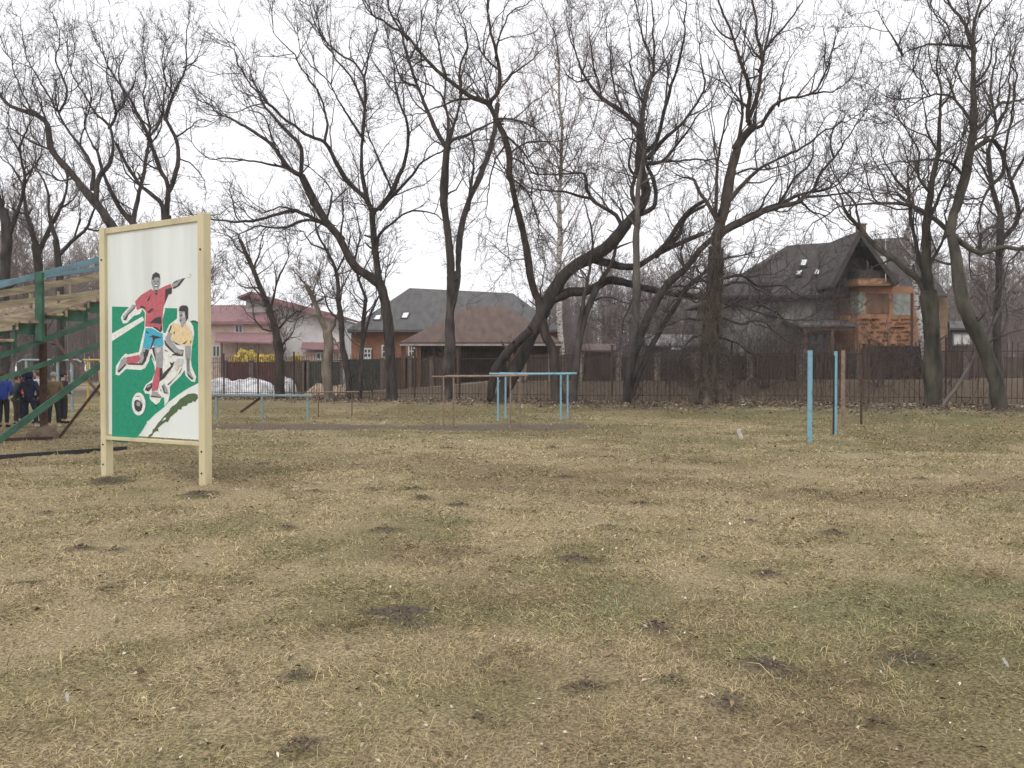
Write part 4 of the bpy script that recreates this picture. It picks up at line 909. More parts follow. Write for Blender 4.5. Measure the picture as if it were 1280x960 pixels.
def bars(name, label, mt, mtr, posts, rails, rp, rr, group):
    gp = [gpt(x, y) for x, y, _ in posts]; c = sum(gp, Vector()) / len(gp)
    e = empty(name, (c.x, c.y, gh1(c.x, c.y)), label, 'parallel bars', group)
    tops = []
    for (x, yb, yt), g0 in zip(posts, gp):
        t = at(x, yt, g0.y); tops.append(Vector((g0.x, g0.y, t.z)))
        m = MB(); m.tube([(g0.x, g0.y, -.3), (g0.x, g0.y, t.z)], rp, 12); m.build('post', M[mt], e)
    for a, b, e0, e1 in rails:
        d = (tops[b] - tops[a]).normalized(); m = MB()
        m.tube([tops[a] - d * e0 + Vector((0, 0, .02)), tops[a].lerp(tops[b], .5) + Vector((0, 0, .008)), tops[b] + d * e1 + Vector((0, 0, .02))], rr, 12); m.build('bar', M[mtr], e)
    return e
bars('parallel_bars', 'light blue parallel bars on four posts beside the earth path', 'blue', 'blue', [(622.5, 526.5, 468), (632, 523, 467.5), (701, 526, 468), (709.5, 523.5, 467.5)], [(0, 2, .28, .34), (1, 3, .22, .30)], .032, .034, 'parallel bars by the path')
bars('parallel_bars', 'rusty brown parallel bars sagging beside the blue pair', 'rustpale', 'rustpale', [(554.5, 535, 471.5), (567, 532.5, 470.5), (638, 534, 470.5), (650, 532, 469.5)], [(0, 2, .33, .50), (1, 3, .25, .30)], .023, .023, 'parallel bars by the path')
# long low beam on the left
gb = [gpt(x, y) for x, y in ((270.6, 524.5), (327.5, 524.8), (384.5, 525))]
e = empty('balance_beam', (gb[1].x, gb[1].y, 0), 'long low faded blue balance beam with a dark slanting brace, right of the billboard', 'balance beam')
for g0 in gb:
    m = MB(); m.tube([(g0.x, g0.y, -.3), (g0.x, g0.y, .80)], .045, 12); m.build('post', M['bluegrey'], e)
m = MB(); d = (gb[2] - gb[0]).normalized(); m.beam(gb[0] - d * 1.4 + Vector((0, 0, .83)), gb[2] + d * .16 + Vector((0, 0, .80)), .14, .07); m.build('beam', M['bluegrey'], e, .01)
a = at(326, 497, gb[1].y + .1); b = at(301, 515, gb[1].y + .3); m = MB(); m.beam(a, b, .05, .07); m.build('brace', M['darkrust'], e)
# thin rusty low rail to the right of it
gr = [gpt(x, y) for x, y in ((398, 521), (440, 521))]; e = empty('low_rail', (gr[0].x, gr[0].y, 0), 'thin rusty low rail on two stakes in front of the dark stems', 'rail')
for g0 in gr:
    m = MB(); m.tube([(g0.x, g0.y, -.2), (g0.x, g0.y, .86)], .02, 8); m.build('stake', M['rust'], e)
m = MB(); m.tube([at(391, 490.5, gr[0].y), at(449, 489.5, gr[0].y)], .022, 8); m.build('rail', M['rustpale'], e)
# tree stump and pale stakes
g0 = gpt(883, 506); z = gh1(7.6, 33.3); p = at(884, 502, 33.3); m = MB(); m.tube([(p.x, p.y, z - .1), (p.x + .02, p.y, z + .25), (p.x + .1, p.y, z + .55), (p.x + .14, p.y + .03, z + .62)], [.24, .17, .13, .03], 10)
setp(m.build('tree_stump', M['bark_pale']), 'pale broken stump leaning beside the ivy clad trunk', 'stump')

# ------------------------------------------------------------------ wooden stand (left edge)
q0 = gpt(0, 575); q1 = gpt(155, 564); vdir = (q1 - q0); vdir.z = 0; vdir.normalize(); udir = Vector((-vdir.y, vdir.x, 0))    # udir runs along the seats, away from the viewer
if udir.y < 0: udir = -udir
nN = udir.copy()
def SP(x, y, off=0): return on_plane(x, y, q0 + udir * off, nN)
def Z3(zx, zy, off=0): return SP(zx / 7.385, 310 + zy / 7.385, off)
def Z4(zx, zy, off=0): return SP(zx / 6, 430 + zy / 6, off)
st = empty('wooden_stand', (*q0.xy, 0), 'wooden spectator stand with green steel steps and pale weathered seat planks', 'spectator stand')
def ext(a, b, k0, k1): return a.lerp(b, k0), a.lerp(b, k1)
def sbeam(name, a, b, w_, h, mt, **kw):
    m = MB(); m.beam(a, b, w_, h, **kw); return m.build(name, M[mt], st, .004)
for k, off in enumerate((0, 4.4, 8.8)):
    a, b = ext(Z3(100, 960, off), Z3(940, 652, off), -.5, 1.5) if k == 0 else (Z3(100, 960) + udir * off, Z3(940, 652) + udir * off)
    if k: a, b = ext(a, b, -.5, 1.5)
    sbeam('stringer', a, b, .06, .10, 'greenpaint')
a, b = ext(Z4(0, 265), Z4(760, 5), -.4, 1.35); sbeam('raking_beam', a, b, .06, .085, 'greenpaint'); sbeam('raking_beam', a + udir * 4.4, b + udir * 4.4, .06, .085, 'greenpaint')
a, b = ext(Z4(0, 715), Z4(780, 140), -.2, 1.5); sbeam('diagonal_beam', a, b, .06, .12, 'greenpaint')
# steps: risers and treads cut as the stair profile on each frame
steps = [(-280, 925), (-75, 885), (135, 712), (375, 640), (590, 590), (795, 515), (960, 450), (1150, 385), (1330, 320)]
for off in (0.0, 4.4, 8.8):
    for i in range(len(steps) - 1):
        (x0, y0), (x1, y1) = steps[i], steps[i + 1]; A = Z3(x0, y0) + udir * off; B = Z3(x1, y0 - .0) + udir * off; B.z = A.z
        sbeam('tread_bearer', A, B, .05, .055, 'greenpaint')
        low = Z3(x1, y0 + (60 if i % 2 else 120)) + udir * off; top = Vector((B.x, B.y, (Z3(x1, y1) ).z)); low = Vector((B.x, B.y, B.z - .16))
        sbeam('riser_post', low, top, .05, .06, 'greenpaint')
        if i in (2, 4, 5): m = MB(); C = A.lerp(B, .5); C.z = A.z - .10; m.beam(A.lerp(B, .06) - Vector((0, 0, .10)), A.lerp(B, .94) - Vector((0, 0, .10)), .012, .14); m.build('side_plate', M['greenpaint'], st)
# seat planks run along udir
for i in range(len(steps) - 1):
    (x0, y0), (x1, y1) = steps[i], steps[i + 1]; A = Z3(x0, y0); B = Z3(x1, y0); B.z = A.z
    for j, t in enumerate((.28, .72)):
        P = A.lerp(B, t) + Vector((0, 0, .062 + .004 * j)); 
        sbeam('seat_plank', P - udir * .14, P + udir * 10.6, (B - A).length * .27, .05, 'plank' if (i + j) % 3 else 'plankred')
    P = A.lerp(B, .04) + Vector((0, 0, -.03)); sbeam('foot_board', P - udir * .1, P + udir * 10.6, .03, .13, 'plankred' if i % 2 else 'plank')
# upper back planks and blue hand rails seen over the steps
for (xa, ya, xb, yb, w_, h, mt, off) in ((0, 425, 940, 262, .03, .13, 'plank', .9), (0, 520, 600, 452, .03, .10, 'plank', .6), (0, 700, 940, 425, .035, .12, 'plank', -.06)):
    a, b = ext(Z3(xa, ya, off), Z3(xb, yb, off), -.4, 1.5); sbeam('raking_board', a, b, w_, h, mt)
for (xa, ya, xb, yb) in ((540, 600, 540, 400), (650, 450, 650, 330), (285, 560, 285, 420)):
    sbeam('board_cleat', Z3(xa, ya, .75), Z3(xb, yb, .75), .04, .05, 'plank')
a, b = ext(Z3(0, 345, -.05), Z3(940, 98, -.05), -.5, 1.6); sbeam('hand_rail', a, b, .05, .10, 'blue_rail')
a, b = ext(Z3(390, 262, .5), Z3(940, 185, .5), -1.0, 1.8); sbeam('hand_rail', a, b, .05, .075, 'blue_rail')
sbeam('rail_post', Z3(368, 860, -.1), Z3(365, 225, -.1), .13, .10, 'greenpaint')
# supports
pb = gpt(55, 548); pt = SP(53, 432); pb_top = Vector((pb.x, pb.y, 2.3)); m = MB(); m.tube([(pb.x, pb.y, -.2), (pb.x, pb.y, 2.75)], .085, 12); m.build('support_post', M['darkrust'], st)
m = MB(); m.tube([(pb.x, pb.y, -.1), (pb.x, pb.y, .12), (pb.x + .03, pb.y, .24), (pb.x, pb.y, .30)], [.42, .36, .22, .09], 9); m.build('footing', M['footing'], st)
a = at(71, 551, pb.y); b = at(129, 476, pb.y + .6); a, b = ext(a, b, 0, 1.8); sbeam('brace', a, b, .06, .06, 'darkrust')
a = at(72, 430, pb.y + .3); b = at(123, 491, pb.y + .8); a, b = ext(a, b, -.1, 1.05); sbeam('brace', a, b, .07, .07, 'plankred')
a = gpt(-12, 575.8) ; b = gpt(158, 563.6); m = MB(); m.beam(a + Vector((0, 0, .05)), b + Vector((0, 0, .05)), .09, .08); setp(m.build('ground_rail', M['black']), 'long black steel rail lying in the grass at the foot of the stand', 'ground rail')
a = gpt(0, 552); b = gpt(66, 549.5); m = MB(); m.beam(a - (b - a) + Vector((0, 0, .04)), b + Vector((0, 0, .04)), .08, .07); m.build('base_rail', M['darkrust'], st)

# ------------------------------------------------------------------ playground frames behind the stand
def frame(label, mt, D, xs, ytop, x0, x1, r, droop=0):
    p = at(xs[0], 500, D); e = empty('pull_up_bars', (p.x, D, gh1(p.x, D)), label, 'exercise frame', 'exercise frames behind the stand')
    for x in xs:
        t = at(x, ytop, D); m = MB(); m.tube([(t.x, D, -.2), (t.x, D, t.z)], r * 1.25, 8); m.build('post', M[mt], e)
    a, b = at(x0, ytop, D), at(x1, ytop, D); m = MB(); pts = [a, b]
    if droop: pts = [at(x0 - 5, ytop + 3, D), a, b, at(x1 + 5, ytop + 3, D)]
    m.tube(pts, r, 8); m.build('crossbar', M[mt], e)
frame('faded blue exercise frame with drooping bar ends behind the people', 'bluegrey', 33, (33, 72, 90), 450, 28, 97, .045, 1)
M['yellowpaint'] = mat('yellow_paint', (.46, .34, .10), .7, .3, 5)
frame('yellow exercise frame just left of the billboard', 'yellowpaint', 35, (110, 125), 450, 104, 152, .045)
# ------------------------------------------------------------------ people under the stand
def skin(name, joints, edges, root, mt, parent, sub=1):
    me = bpy.data.meshes.new(name); me.from_pydata([j[0] for j in joints], edges, [])
    o = bpy.data.objects.new(name, me); COL.objects.link(o)
    md = o.modifiers.new('s', 'SKIN'); md.use_smooth_shade = True
    for i, j in enumerate(joints):
        r = j[1]; me.skin_vertices[0].data[i].radius = r if hasattr(r, '__len__') else (r, r)
    me.skin_vertices[0].data[root].use_root = True
    sb = o.modifiers.new('u', 'SUBSURF'); sb.levels = sb.render_levels = sub
    dg = bpy.context.evaluated_depsgraph_get(); nm = bpy.data.meshes.new_from_object(o.evaluated_get(dg))
    bpy.data.objects.remove(o); nm.name = name; nm.materials.clear(); nm.materials.append(mt)
    r = bpy.data.objects.new(name, nm); COL.objects.link(r); r.parent = parent
    return r
SKINM = mat('skin', (.50, .32, .25), .6, .12, 6)
clm = lambda n, c: mat(n, c, .85, .3, 7, bump=.3)
def person(px, D, h, rz, label, jc, tc, hair, shoe, hood=None, stance=0.0, arms='front', lean=0.0, headturn=0.0):
    p = at(px, 500, D); z = gh1(p.x, D); s = h / 1.75
    e = empty('person', (p.x, D, z), label, 'person', 'young people standing behind the stand', rz); e.scale = (s, s, s)
    w2 = .10 + stance; l = lean
    if arms == 'front':
        el = [(-.27, -.04, 1.13), (.27, -.04, 1.13)]; wr = [(-.15, .17, 1.02), (.15, .17, 1.02)]
    elif arms == 'pockets':
        el = [(-.31, -.06, 1.12), (.31, -.06, 1.12)]; wr = [(-.235, .08, .95), (.235, .08, .95)]
    else:
        el = [(-.27, -.01, 1.12), (.27, -.01, 1.12)]; wr = [(-.28, .06, .87), (.28, .06, .87)]
    J = [((0, 0, .93), (.12, .085)), ((0, l*.3, 1.10), (.115, .08)), ((0, l*.7, 1.30), (.13, .09)), ((0, l, 1.45), (.055, .055)), ((0, l+.01, 1.53), (.055, .06)), ((0, l+.02, 1.62), (.075, .092)), ((0, l+.015, 1.70), (.06, .075)),
         ((-.17, l*.9, 1.41), .058), (el[0], .045), (wr[0], .032), ((.17, l*.9, 1.41), .058), (el[1], .045), (wr[1], .032),
         ((-.09, 0, .88), .085), ((-w2, .02, .50), .06), ((-w2 - .01, -.02, .09), .042), ((-w2 - .03, .13, .045), .035),
         ((.09, 0, .88), .085), ((w2, .02, .50), .06), ((w2 + .01, -.02, .09), .042), ((w2 + .03, .13, .045), .035)]
    E = [(0,1),(1,2),(2,3),(3,4),(4,5),(5,6),(2,7),(7,8),(8,9),(2,10),(10,11),(11,12),(0,13),(13,14),(14,15),(15,16),(0,17),(17,18),(18,19),(19,20)]
    # hands: palm with five unequal curled fingers and a thumb
    for sgn, wi in ((-1, 9), (1, 12)):
        w0 = Vector(J[wi][0]); ev = Vector(J[wi - 1][0]); d = (w0 - ev).normalized(); pal = w0 + d * .07; b = len(J); J.append((tuple(pal), (.036, .018))); E.append((wi, b))
        side = Vector((0, 1, 0)) - d * d.y; side = side.normalized() if side.length > .1 else Vector((1, 0, 0)); curl = Vector((-sgn, .2, -.1)).normalized()
        for f, ln in enumerate((.075, .085, .08, .06)):
            o0 = pal + side * (.027 - .018 * f); q1 = o0 + d * ln * .6 + curl * .01; q2 = q1 + d * ln * .3 + curl * ln * .4; n0 = len(J)
            J += [(tuple(o0 + d * .012), .0095), (tuple(q1), .009), (tuple(q2), .0075)]; E += [(b, n0), (n0, n0 + 1), (n0 + 1, n0 + 2)]
        n0 = len(J); t0 = w0 + d * .03 + side * .034; t1 = t0 + d * .035 + side * .022 + curl * .02; J += [(tuple(t0), .011), (tuple(t1), .0095)]; E += [(wi, n0), (n0, n0 + 1)]
    body = skin('body', J, E, 0, SKINM, e)
    global WORLD; WORLD = False
    hc = Vector((0, l + .02, 1.625)); f = MB()
    m = MB(); m.tube([hc + Vector((0, .085, .03)), hc + Vector((0, .118, -.015)), hc + Vector((0, .095, -.03))], [.012, .019, .012], 6); m.build('nose', SKINM, e)
    m = MB()
    for sx in (-1, 1): m.ball(hc + Vector((sx * .082, -.005, -.005)), (.014, .026, .036), 8, 6)
    m.build('ears', SKINM, e)
    m = MB()
    for sx in (-1, 1): m.ball(hc + Vector((sx * .032, .083, .025)), (.014, .010, .009), 8, 6)
    m.build('eyes', M['black'], e)
    m = MB(); m.ball(hc + Vector((0, .083, -.062)), (.026, .010, .008), 8, 6); m.build('mouth', clm('lips', (.33, .13, .12)), e)
    m = MB(); m.ball(hc + Vector((0, -.018, .035)), (.095, .108, .10), 14, 10, rot=Matrix.Rotation(.35, 3, 'X')); m.build('hair', hair, e)
    if hood is not None:
        m = MB(); m.ball(hc + Vector((0, -.03, .02)), (.125, .125, .15), 14, 10); m.tube([hc + Vector((0, -.05, -.10)), hc + Vector((0, -.02, -.20))], [.11, .15], 12, cap=False); m.build('hood', hood, e)
    WORLD = True
    o = .022
    JJ = [((0, 0, .80), (.185, .135)), ((0, l*.2, 1.0), (.165, .12)), ((0, l*.5, 1.18), (.168, .12)), ((0, l*.75, 1.34), (.17, .115)), ((0, l*.9, 1.43), (.10, .085)), ((0, l, 1.485), (.075, .075)),
          ((-.19, l*.9, 1.40), .082), (el[0], .070), (wr[0], .052), ((.19, l*.9, 1.40), .082), (el[1], .070), (wr[1], .052)]
    skin('jacket', JJ, [(0,1),(1,2),(2,3),(3,4),(4,5),(3,6),(6,7),(7,8),(3,9),(9,10),(10,11)], 2, jc, e)
    JT = [((0, 0, 1.0), (.15, .11)), ((-.095, 0, .82), .105), ((-w2, .02, .50), .082), ((-w2 - .01, -.01, .12), .068), ((.095, 0, .82), .105), ((w2, .02, .50), .082), ((w2 + .01, -.01, .12), .068)]
    skin('trousers', JT, [(0,1),(1,2),(2,3),(0,4),(4,5),(5,6)], 0, tc, e)
    for sx in (-1, 1):
        skin('shoe', [((sx*(w2+.01), -.07, .05), .045), ((sx*(w2+.015), .03, .055), .05), ((sx*(w2+.03), .15, .04), .042)], [(0,1),(1,2)], 1, shoe, e)
    return e
DK, NAVY, WH = clm('dark_cloth', (.025, .025, .03)), clm('navy_cloth', (.02, .028, .055)), clm('white_shoe', (.62, .60, .60))
HB, HD = clm('brown_hair', (.10, .065, .045)), clm('dark_hair', (.03, .024, .02))
person(4, 24.2, 1.58, .15, 'person in a bright blue jacket and black trousers seen from behind at the left edge', clm('blue_jacket', (.035, .07, .33)), DK, HB, DK, arms='front')
person(20, 25.2, 1.50, -.9, 'person in dark green jacket and brown trousers between the blue and navy jackets', clm('green_jacket', (.05, .07, .045)), clm('brown_trousers', (.07, .055, .045)), HB, DK, arms='front', lean=.05)
person(36.5, 24.4, 1.60, .1, 'person in a dark navy hooded jacket standing with legs apart', NAVY, NAVY, HD, WH, hood=NAVY, stance=.09, arms='pockets')
person(29.5, 26.4, 1.60, 3.0, 'person in a red hooded jacket half hidden behind the navy hooded one', clm('red_jacket', (.42, .035, .05)), DK, HD, DK, hood=clm('navy_hood', (.03, .03, .06)), arms='front')
person(48, 26.0, 1.62, 1.3, 'person in a white and grey top beside the rusty support post', clm('white_top', (.55, .56, .56)), DK, HB, DK, arms='down')
person(67, 24.6, 1.60, .35, 'person in a long brown jacket and grey knitted cap right of the rusty support post', clm('brown_jacket', (.15, .105, .06)), DK, clm('grey_cap', (.30, .29, .29)), WH, arms='front', stance=.03)
person(79, 26.2, 1.58, -.6, 'person in a black jacket behind the one in the brown jacket', DK, DK, HD, DK, arms='front')

# ------------------------------------------------------------------ neighbours' board fences and street
def board_fence(label, px0, px1, Y, ytop, mt, pmt, npost, group='board fences across the street', Y1=None, pw=.28, pt=.0, split=None):
    Y1 = Y1 or Y; a, b = at(px0, ytop, Y), at(px1, ytop, Y1); za, zb = gh1(a.x, a.y), gh1(b.x, b.y)
    e = empty('board_fence', (a.x, a.y, za), label, 'board fence', group)
    d = (b - a); d.z = 0; ln = d.length; d.normalize(); m = MB(); n = max(3, int(ln / .16)); r = random.Random(px0)
    for k in range(n):
        p = a + d * (ln * (k + .5) / n); zt_ = a.z + (b.z - a.z) * (k + .5) / n + r.gauss(0, .012); zg = gh1(p.x, p.y)
        m.box((p.x, p.y + r.uniform(0, .012), (zt_ + zg) / 2), (ln / n * .94, .025, zt_ - zg), math.atan2(d.y, d.x))
    m.build('boards', M[mt], e)
    for k in range(npost):
        t = k / max(1, npost - 1); p = a.lerp(b, t); zg = gh1(p.x, p.y); m = MB(); m.box((p.x, p.y - .06, (p.z + pt + zg) / 2), (pw, .30, p.z + pt - zg + .12), math.atan2(d.y, d.x)); m.box((p.x, p.y - .06, p.z + pt + .08), (pw + .06, .36, .05), math.atan2(d.y, d.x)); m.build('post', M[pmt], e)
    return e
M['maroonwood'] = mat('maroon_boards', (.105, .042, .04), .8, .35, 3, stretch=(1, 1, .3)); M['darkgreenwood'] = mat('dark_green_boards', (.035, .05, .042), .8, .3, 3); M['darkwood'] = mat('dark_brown_boards', (.105, .078, .064), .85, .45, 3, stretch=(1, 1, .3))
M['palepost'] = mat('pale_concrete_post', (.36, .315, .26), .9, .3, 4, bump=.2); M['greypost'] = mat('brick_pier', (.16, .125, .115), .9, .3, 6, bump=.2); M['gatewood'] = mat('dark_gate', (.045, .034, .034), .85, .4, 3)
board_fence('dark maroon board fence below the yellow bushes', 281, 348, 56, 452.5, 'maroonwood', 'greypost', 3)
board_fence('brown board fence between the maroon and dark green fences', 352, 381, 56, 452.5, 'darkwood', 'greypost', 2)
board_fence('dark green board fence behind the pollarded tree', 384, 428, 56, 452, 'darkgreenwood', 'greypost', 2)
board_fence('black green board fence in front of the orange brick wall', 432, 478, 54, 449, 'darkgreenwood', 'greypost', 2)
board_fence('weathered dark brown board fence left of the straight trunk', 486, 566, 51.5, 447, 'darkwood', 'greypost', 4)
board_fence('low weathered board fence below the birch trunk', 655, 722, 47, 443, 'darkwood', 'palepost', 3, pt=.05)
board_fence('dark brown board fence with pale concrete posts right of the blue bars', 726, 872, 45, 446, 'darkwood', 'palepost', 4, pt=.12, Y1=43)
board_fence('dark brown board fence with pale posts behind the ivy clad trunk', 876, 1000, 43, 444, 'darkwood', 'palepost', 3, pt=.12, Y1=41.5)
board_fence('dark boards with one pale post in front of the house porch', 1004, 1074, 42, 442, 'darkwood', 'palepost', 2, pt=.12)
board_fence('solid black brown gate panel in front of the orange brick bay', 1080, 1152, 41, 432.5, 'gatewood', 'darkwood', 2, pw=.12)
board_fence('dark board fence right of the house below the pale shed roof', 1158, 1205, 44, 440, 'darkwood', 'greypost', 2)
board_fence('dim board fence running out at the right edge of the picture', 1208, 1330, 47, 446, 'darkwood', 'greypost', 4)
p = at(430.5, 482, 53); t = at(430.5, 449, 53); m = MB(); m.box((p.x, p.y, (gh1(p.x, p.y) + t.z) / 2), (.22, .22, t.z - gh1(p.x, p.y))); m.box((p.x, p.y, t.z + .03), (.26, .26, .05)); setp(m.build('concrete_post', mat('pale_grey_post', (.42, .45, .45), .8, .2, 4)), 'pale grey post at the street between the two dark green fences', 'post')

# heaps
def heap(name, px0, px1, Y, h, label, cat, mt, seed, dep=1.6, sharp=1.0):
    a, b = at(px0, 485, Y), at(px1, 485, Y); L_ = (b.x - a.x); nu, nv = 70, 26; u, v = np.meshgrid(np.linspace(0, 1, nu), np.linspace(-1, 1, nv)); x = a.x + u * L_; y = Y + v * dep
    env = np.clip(1 - np.abs(2 * u - 1) ** 5, 0, 1) ** .6 * np.clip(1 - v ** 2, 0, 1) ** .55; n = .45 + .75 * fbm(x * .9, y * .9, seed, 4) + .22 * (fbm(x * 4, y * 4, seed + 3, 3) - .5) * sharp
    zz = gh(x, y) - .06 + h * env * n; V = np.stack([x + (fbm(x * 3, y * 3, seed + 7) - .5) * .15, y, zz], -1).reshape(-1, 3); i = (np.arange(nv - 1)[:, None] * nu + np.arange(nu - 1)).ravel()
    return setp(link(name, np_mesh(name, V, np.stack([i, i + 1, i + nu + 1, i + nu], 1), True), None, [M[mt]]), label, cat)
heap('snow_heap', 256, 345, 51.5, 1.15, 'long dirty grey white snow heap behind the iron fence', 'snow heap', 'snow', 5)
heap('snow_heap', 347, 367, 52, 1.2, 'small rounded white snow heap right of the twin stemmed tree', 'snow heap', 'snow', 8, 1.1)
M['sand'] = mat('sand', (.46, .36, .24), .95, .25, 4, bump=.4)
heap('sand_heap', 386, 436, 50.5, .75, 'low pale sand heap behind the pollarded tree', 'sand heap', 'sand', 12)

# wet snowflakes drifting past near the viewer
def flake(px, py, D, sx, sz, tilt, label):
    c = at(px, py, D); r = random.Random(px); m = MB(); R = Matrix.Rotation(tilt, 3, 'Y')
    m.ball(c, (sx, sx * .7, sz), 10, 8, rot=R)
    for _ in range(7):
        q = R @ Vector((r.uniform(-1, 1) * sx * .7, r.uniform(-.5, .5) * sx, r.uniform(-1, 1) * sz * .8)); m.ball(c + q, sx * r.uniform(.35, .6), 8, 6)
    setp(m.build('snowflake', M['flake']), label, 'snowflake', 'wet snowflakes falling through the air')
M['flake'] = mat('wet_snow', (.75, .75, .75), .9, .05, 30); M['flake'].node_tree.nodes['Principled BSDF'].inputs['Alpha'].default_value = .26
flake(925, 543, 1.6, .0042, .0105, -.45, 'largest falling snowflake, hanging in the air left of the blue posts')
flake(84, 871, 1.3, .0028, .0085, -.1, 'slim falling snowflake low over the grass at the lower left')
flake(1257, 828, 1.3, .0028, .0090, -.6, 'slanting falling snowflake at the lower right edge')
# ------------------------------------------------------------------ houses
def roofmat(name, c, c2, sc=3): return mat(name, c, .8, scale=sc, c2=c2, bump=.3, bscale=18, stretch=(1, .4, .4))
M['roofdark'] = roofmat('roof_dark', (.080, .068, .064), (.048, .041, .039)); M['roofgrey'] = roofmat('roof_grey', (.125, .12, .118), (.085, .08, .08)); M['roofbrown'] = roofmat('roof_brown', (.165, .11, .092), (.105, .075, .066)); M['roofmaroon'] = roofmat('roof_maroon', (.31, .175, .18), (.24, .135, .14))
M['brickor'] = brickmat('brick_orange', (.40, .20, .11), (.33, .16, .09), (.27, .16, .10), 1, .42, .14); M['brickred'] = brickmat('brick_red', (.33, .14, .075), (.27, .115, .065), (.22, .14, .10), 1, .36, .12); M['brickbrown'] = brickmat('brick_brown', (.27, .17, .11), (.21, .13, .085), (.2, .16, .12), 1, .4, .13)
M['tie'] = mat('tie_brick', (.26, .125, .065), .9, .4, 5); M['render'] = mat('grey_render', (.27, .26, .235), .9, scale=1.5, c2=(.17, .165, .15)); M['beige'] = mat('beige_render', (.60, .47, .40), .9, .2, 1.5); M['whitewall'] = mat('white_render', (.66, .65, .64), .9, .15, 1.2)
M['greenpanel'] = mat('grey_green_panel', (.24, .255, .225), .8, .25, 3); M['shutter'] = mat('brown_boarding', (.15, .085, .055), .8, .4, 4, stretch=(1, 1, .3)); M['cornice'] = mat('tan_cornice', (.30, .165, .09), .8, .3, 4)
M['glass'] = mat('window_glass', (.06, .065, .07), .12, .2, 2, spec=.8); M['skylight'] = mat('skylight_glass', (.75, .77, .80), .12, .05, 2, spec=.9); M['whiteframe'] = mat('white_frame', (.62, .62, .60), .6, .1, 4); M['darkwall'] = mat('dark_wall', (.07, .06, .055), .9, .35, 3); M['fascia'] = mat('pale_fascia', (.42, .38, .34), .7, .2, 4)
Zv = Vector((0, 0, 1))
def slabpart(name, polys, off, mt, parent):
    m = MB()
    for p in polys: m.slab(p, off)
    return m.build(name, M[mt], parent)
def window(parent, pxs, Y, name='window', fr='whiteframe', gl='glass', bars=(1, 0), t=.06):
    """pxs: x0, y0, x1, y1 in photo pixels on the facade at depth Y"""
    x0, y0, x1, y1 = pxs; a = at(x0, y1, Y); b = at(x1, y0, Y); w_, h = b.x - a.x, b.z - a.z
    m = MB(); m.box(((a.x + b.x) / 2, Y - .01, (a.z + b.z) / 2), (w_, .05, h)); p = m.build(name, M[gl], parent)
    m = MB(); y = Y - .05
    for x in (a.x, b.x): m.box((x, y, (a.z + b.z) / 2), (t, .07, h + t))
    for k in range(bars[0]): m.box((a.x + w_ * (k + 1) / (bars[0] + 1), y, (a.z + b.z) / 2), (t * .7, .05, h - t))
    for z in (a.z, b.z): m.box(((a.x + b.x) / 2, y - .003, z), (w_ - t, .07, t))
    for k in range(bars[1]): m.box(((a.x + b.x) / 2, y - .004, a.z + h * (k + 1) / (bars[1] + 1)), (w_ - t, .05, t * .7))
    m.build('frame', M[fr], p)
    return p
def roof_window(parent, quad, P, n):
    q = [on_plane(x, y, P + n * .07, n) for x, y in quad]; m = MB(); m.slab(q, -n * .05); w_ = m.build('skylight', M['skylight'], parent); m = MB()
    for i in range(4): m.beam(q[i], q[(i + 1) % 4], .07, .07)
    m.build('frame', M['roofgrey'], w_)
def pl(a, b, c):
    n = (b - a).cross(c - a).normalized()
    return n if n.y < 0 or (abs(n.y) < 1e-6 and n.z > 0) else -n

# --- big dark roofed brick house on the right
Yw, Ye = 54.2, 53.5
h3 = empty('brick_house', (*at(1050, 480, Yw).xy, .3), 'large unfinished orange brick house with steep dark roof, gable balcony and four skylights', 'house')
eL, eR = at(903, 369, Ye), at(1184, 366, Ye); eR.z = eL.z; rL, rR = at(984, 307, 59), at(1143, 296, 58.6); bL, bR = Vector((eL.x, 65.2, eL.z)), Vector((eR.x, 65.2, eL.z)); rR.x = eR.x - .2
nf = pl(eL, eR, rR)
roof = slabpart('roof', [[eL, eR, rR, rL], [bR, bL, rL, rR], [bL, eL, rL]], (0, 0, -.16), 'roofdark', h3)
for q in ([(1000,332),(1002,324),(1010,324),(1007,332)], [(1024,331),(1026,322),(1034,322),(1031,331)], [(994,344),(996,338),(1004,337),(1001,344)], [(1017,343),(1020,336),(1028,336),(1024,343)]): roof_window(roof, q, eL, nf)
X0, X1 = at(918, 400, Yw).x, at(1184, 400, Yw).x; zt_ = eL.z + .15
m = MB(); m.box(((X0 + X1) / 2, Yw + 5.5, zt_ / 2 - .2), (X1 - X0, 10.98, zt_ + .4)); m.slab([Vector((X1 - .3, Yw + .2, zt_ - .2)), Vector((X1 - .3, 64.8, zt_ - .2)), Vector((X1 - .3, 58.8, rR.z - .4))], (.28, 0, 0)); m.build('wall', M['render'], h3)
xs_ = at(1149, 400, Yw).x; m = MB(); m.box(((xs_ + X1) / 2, Yw - .03, zt_ / 2 - .2), (X1 - xs_, .06, zt_ + .3)); m.build('brick_wall', M['brickbrown'], h3)
Yb = 52.2; b0, b1, b2 = at(1042, 400, Yw), at(1073, 400, Yb), at(1148, 400, Yb); zbay = at(1100, 358, Yb).z
P_ = [Vector((b0.x, Yw, -.2)), Vector((b1.x, Yb, -.2)), Vector((b2.x, Yb, -.2)), Vector((b2.x, Yw, -.2))]
mb_ = MB(); mb_.slab(P_, (0, 0, zbay + .2)); r = random.Random(4)
for _ in range(70):      # brick ends left sticking out for the facing course
    x, y = r.uniform(1078, 1136), r.choice([399, 404, 409, 415, 420, 425, 430]) + r.uniform(-1, 1); mb_.box(at(x, y, Yb - .03), (r.uniform(.15, .42), .10, .07), 0, 1)
bay = mb_.build('bay', [M['brickor'], M['tie']], h3)
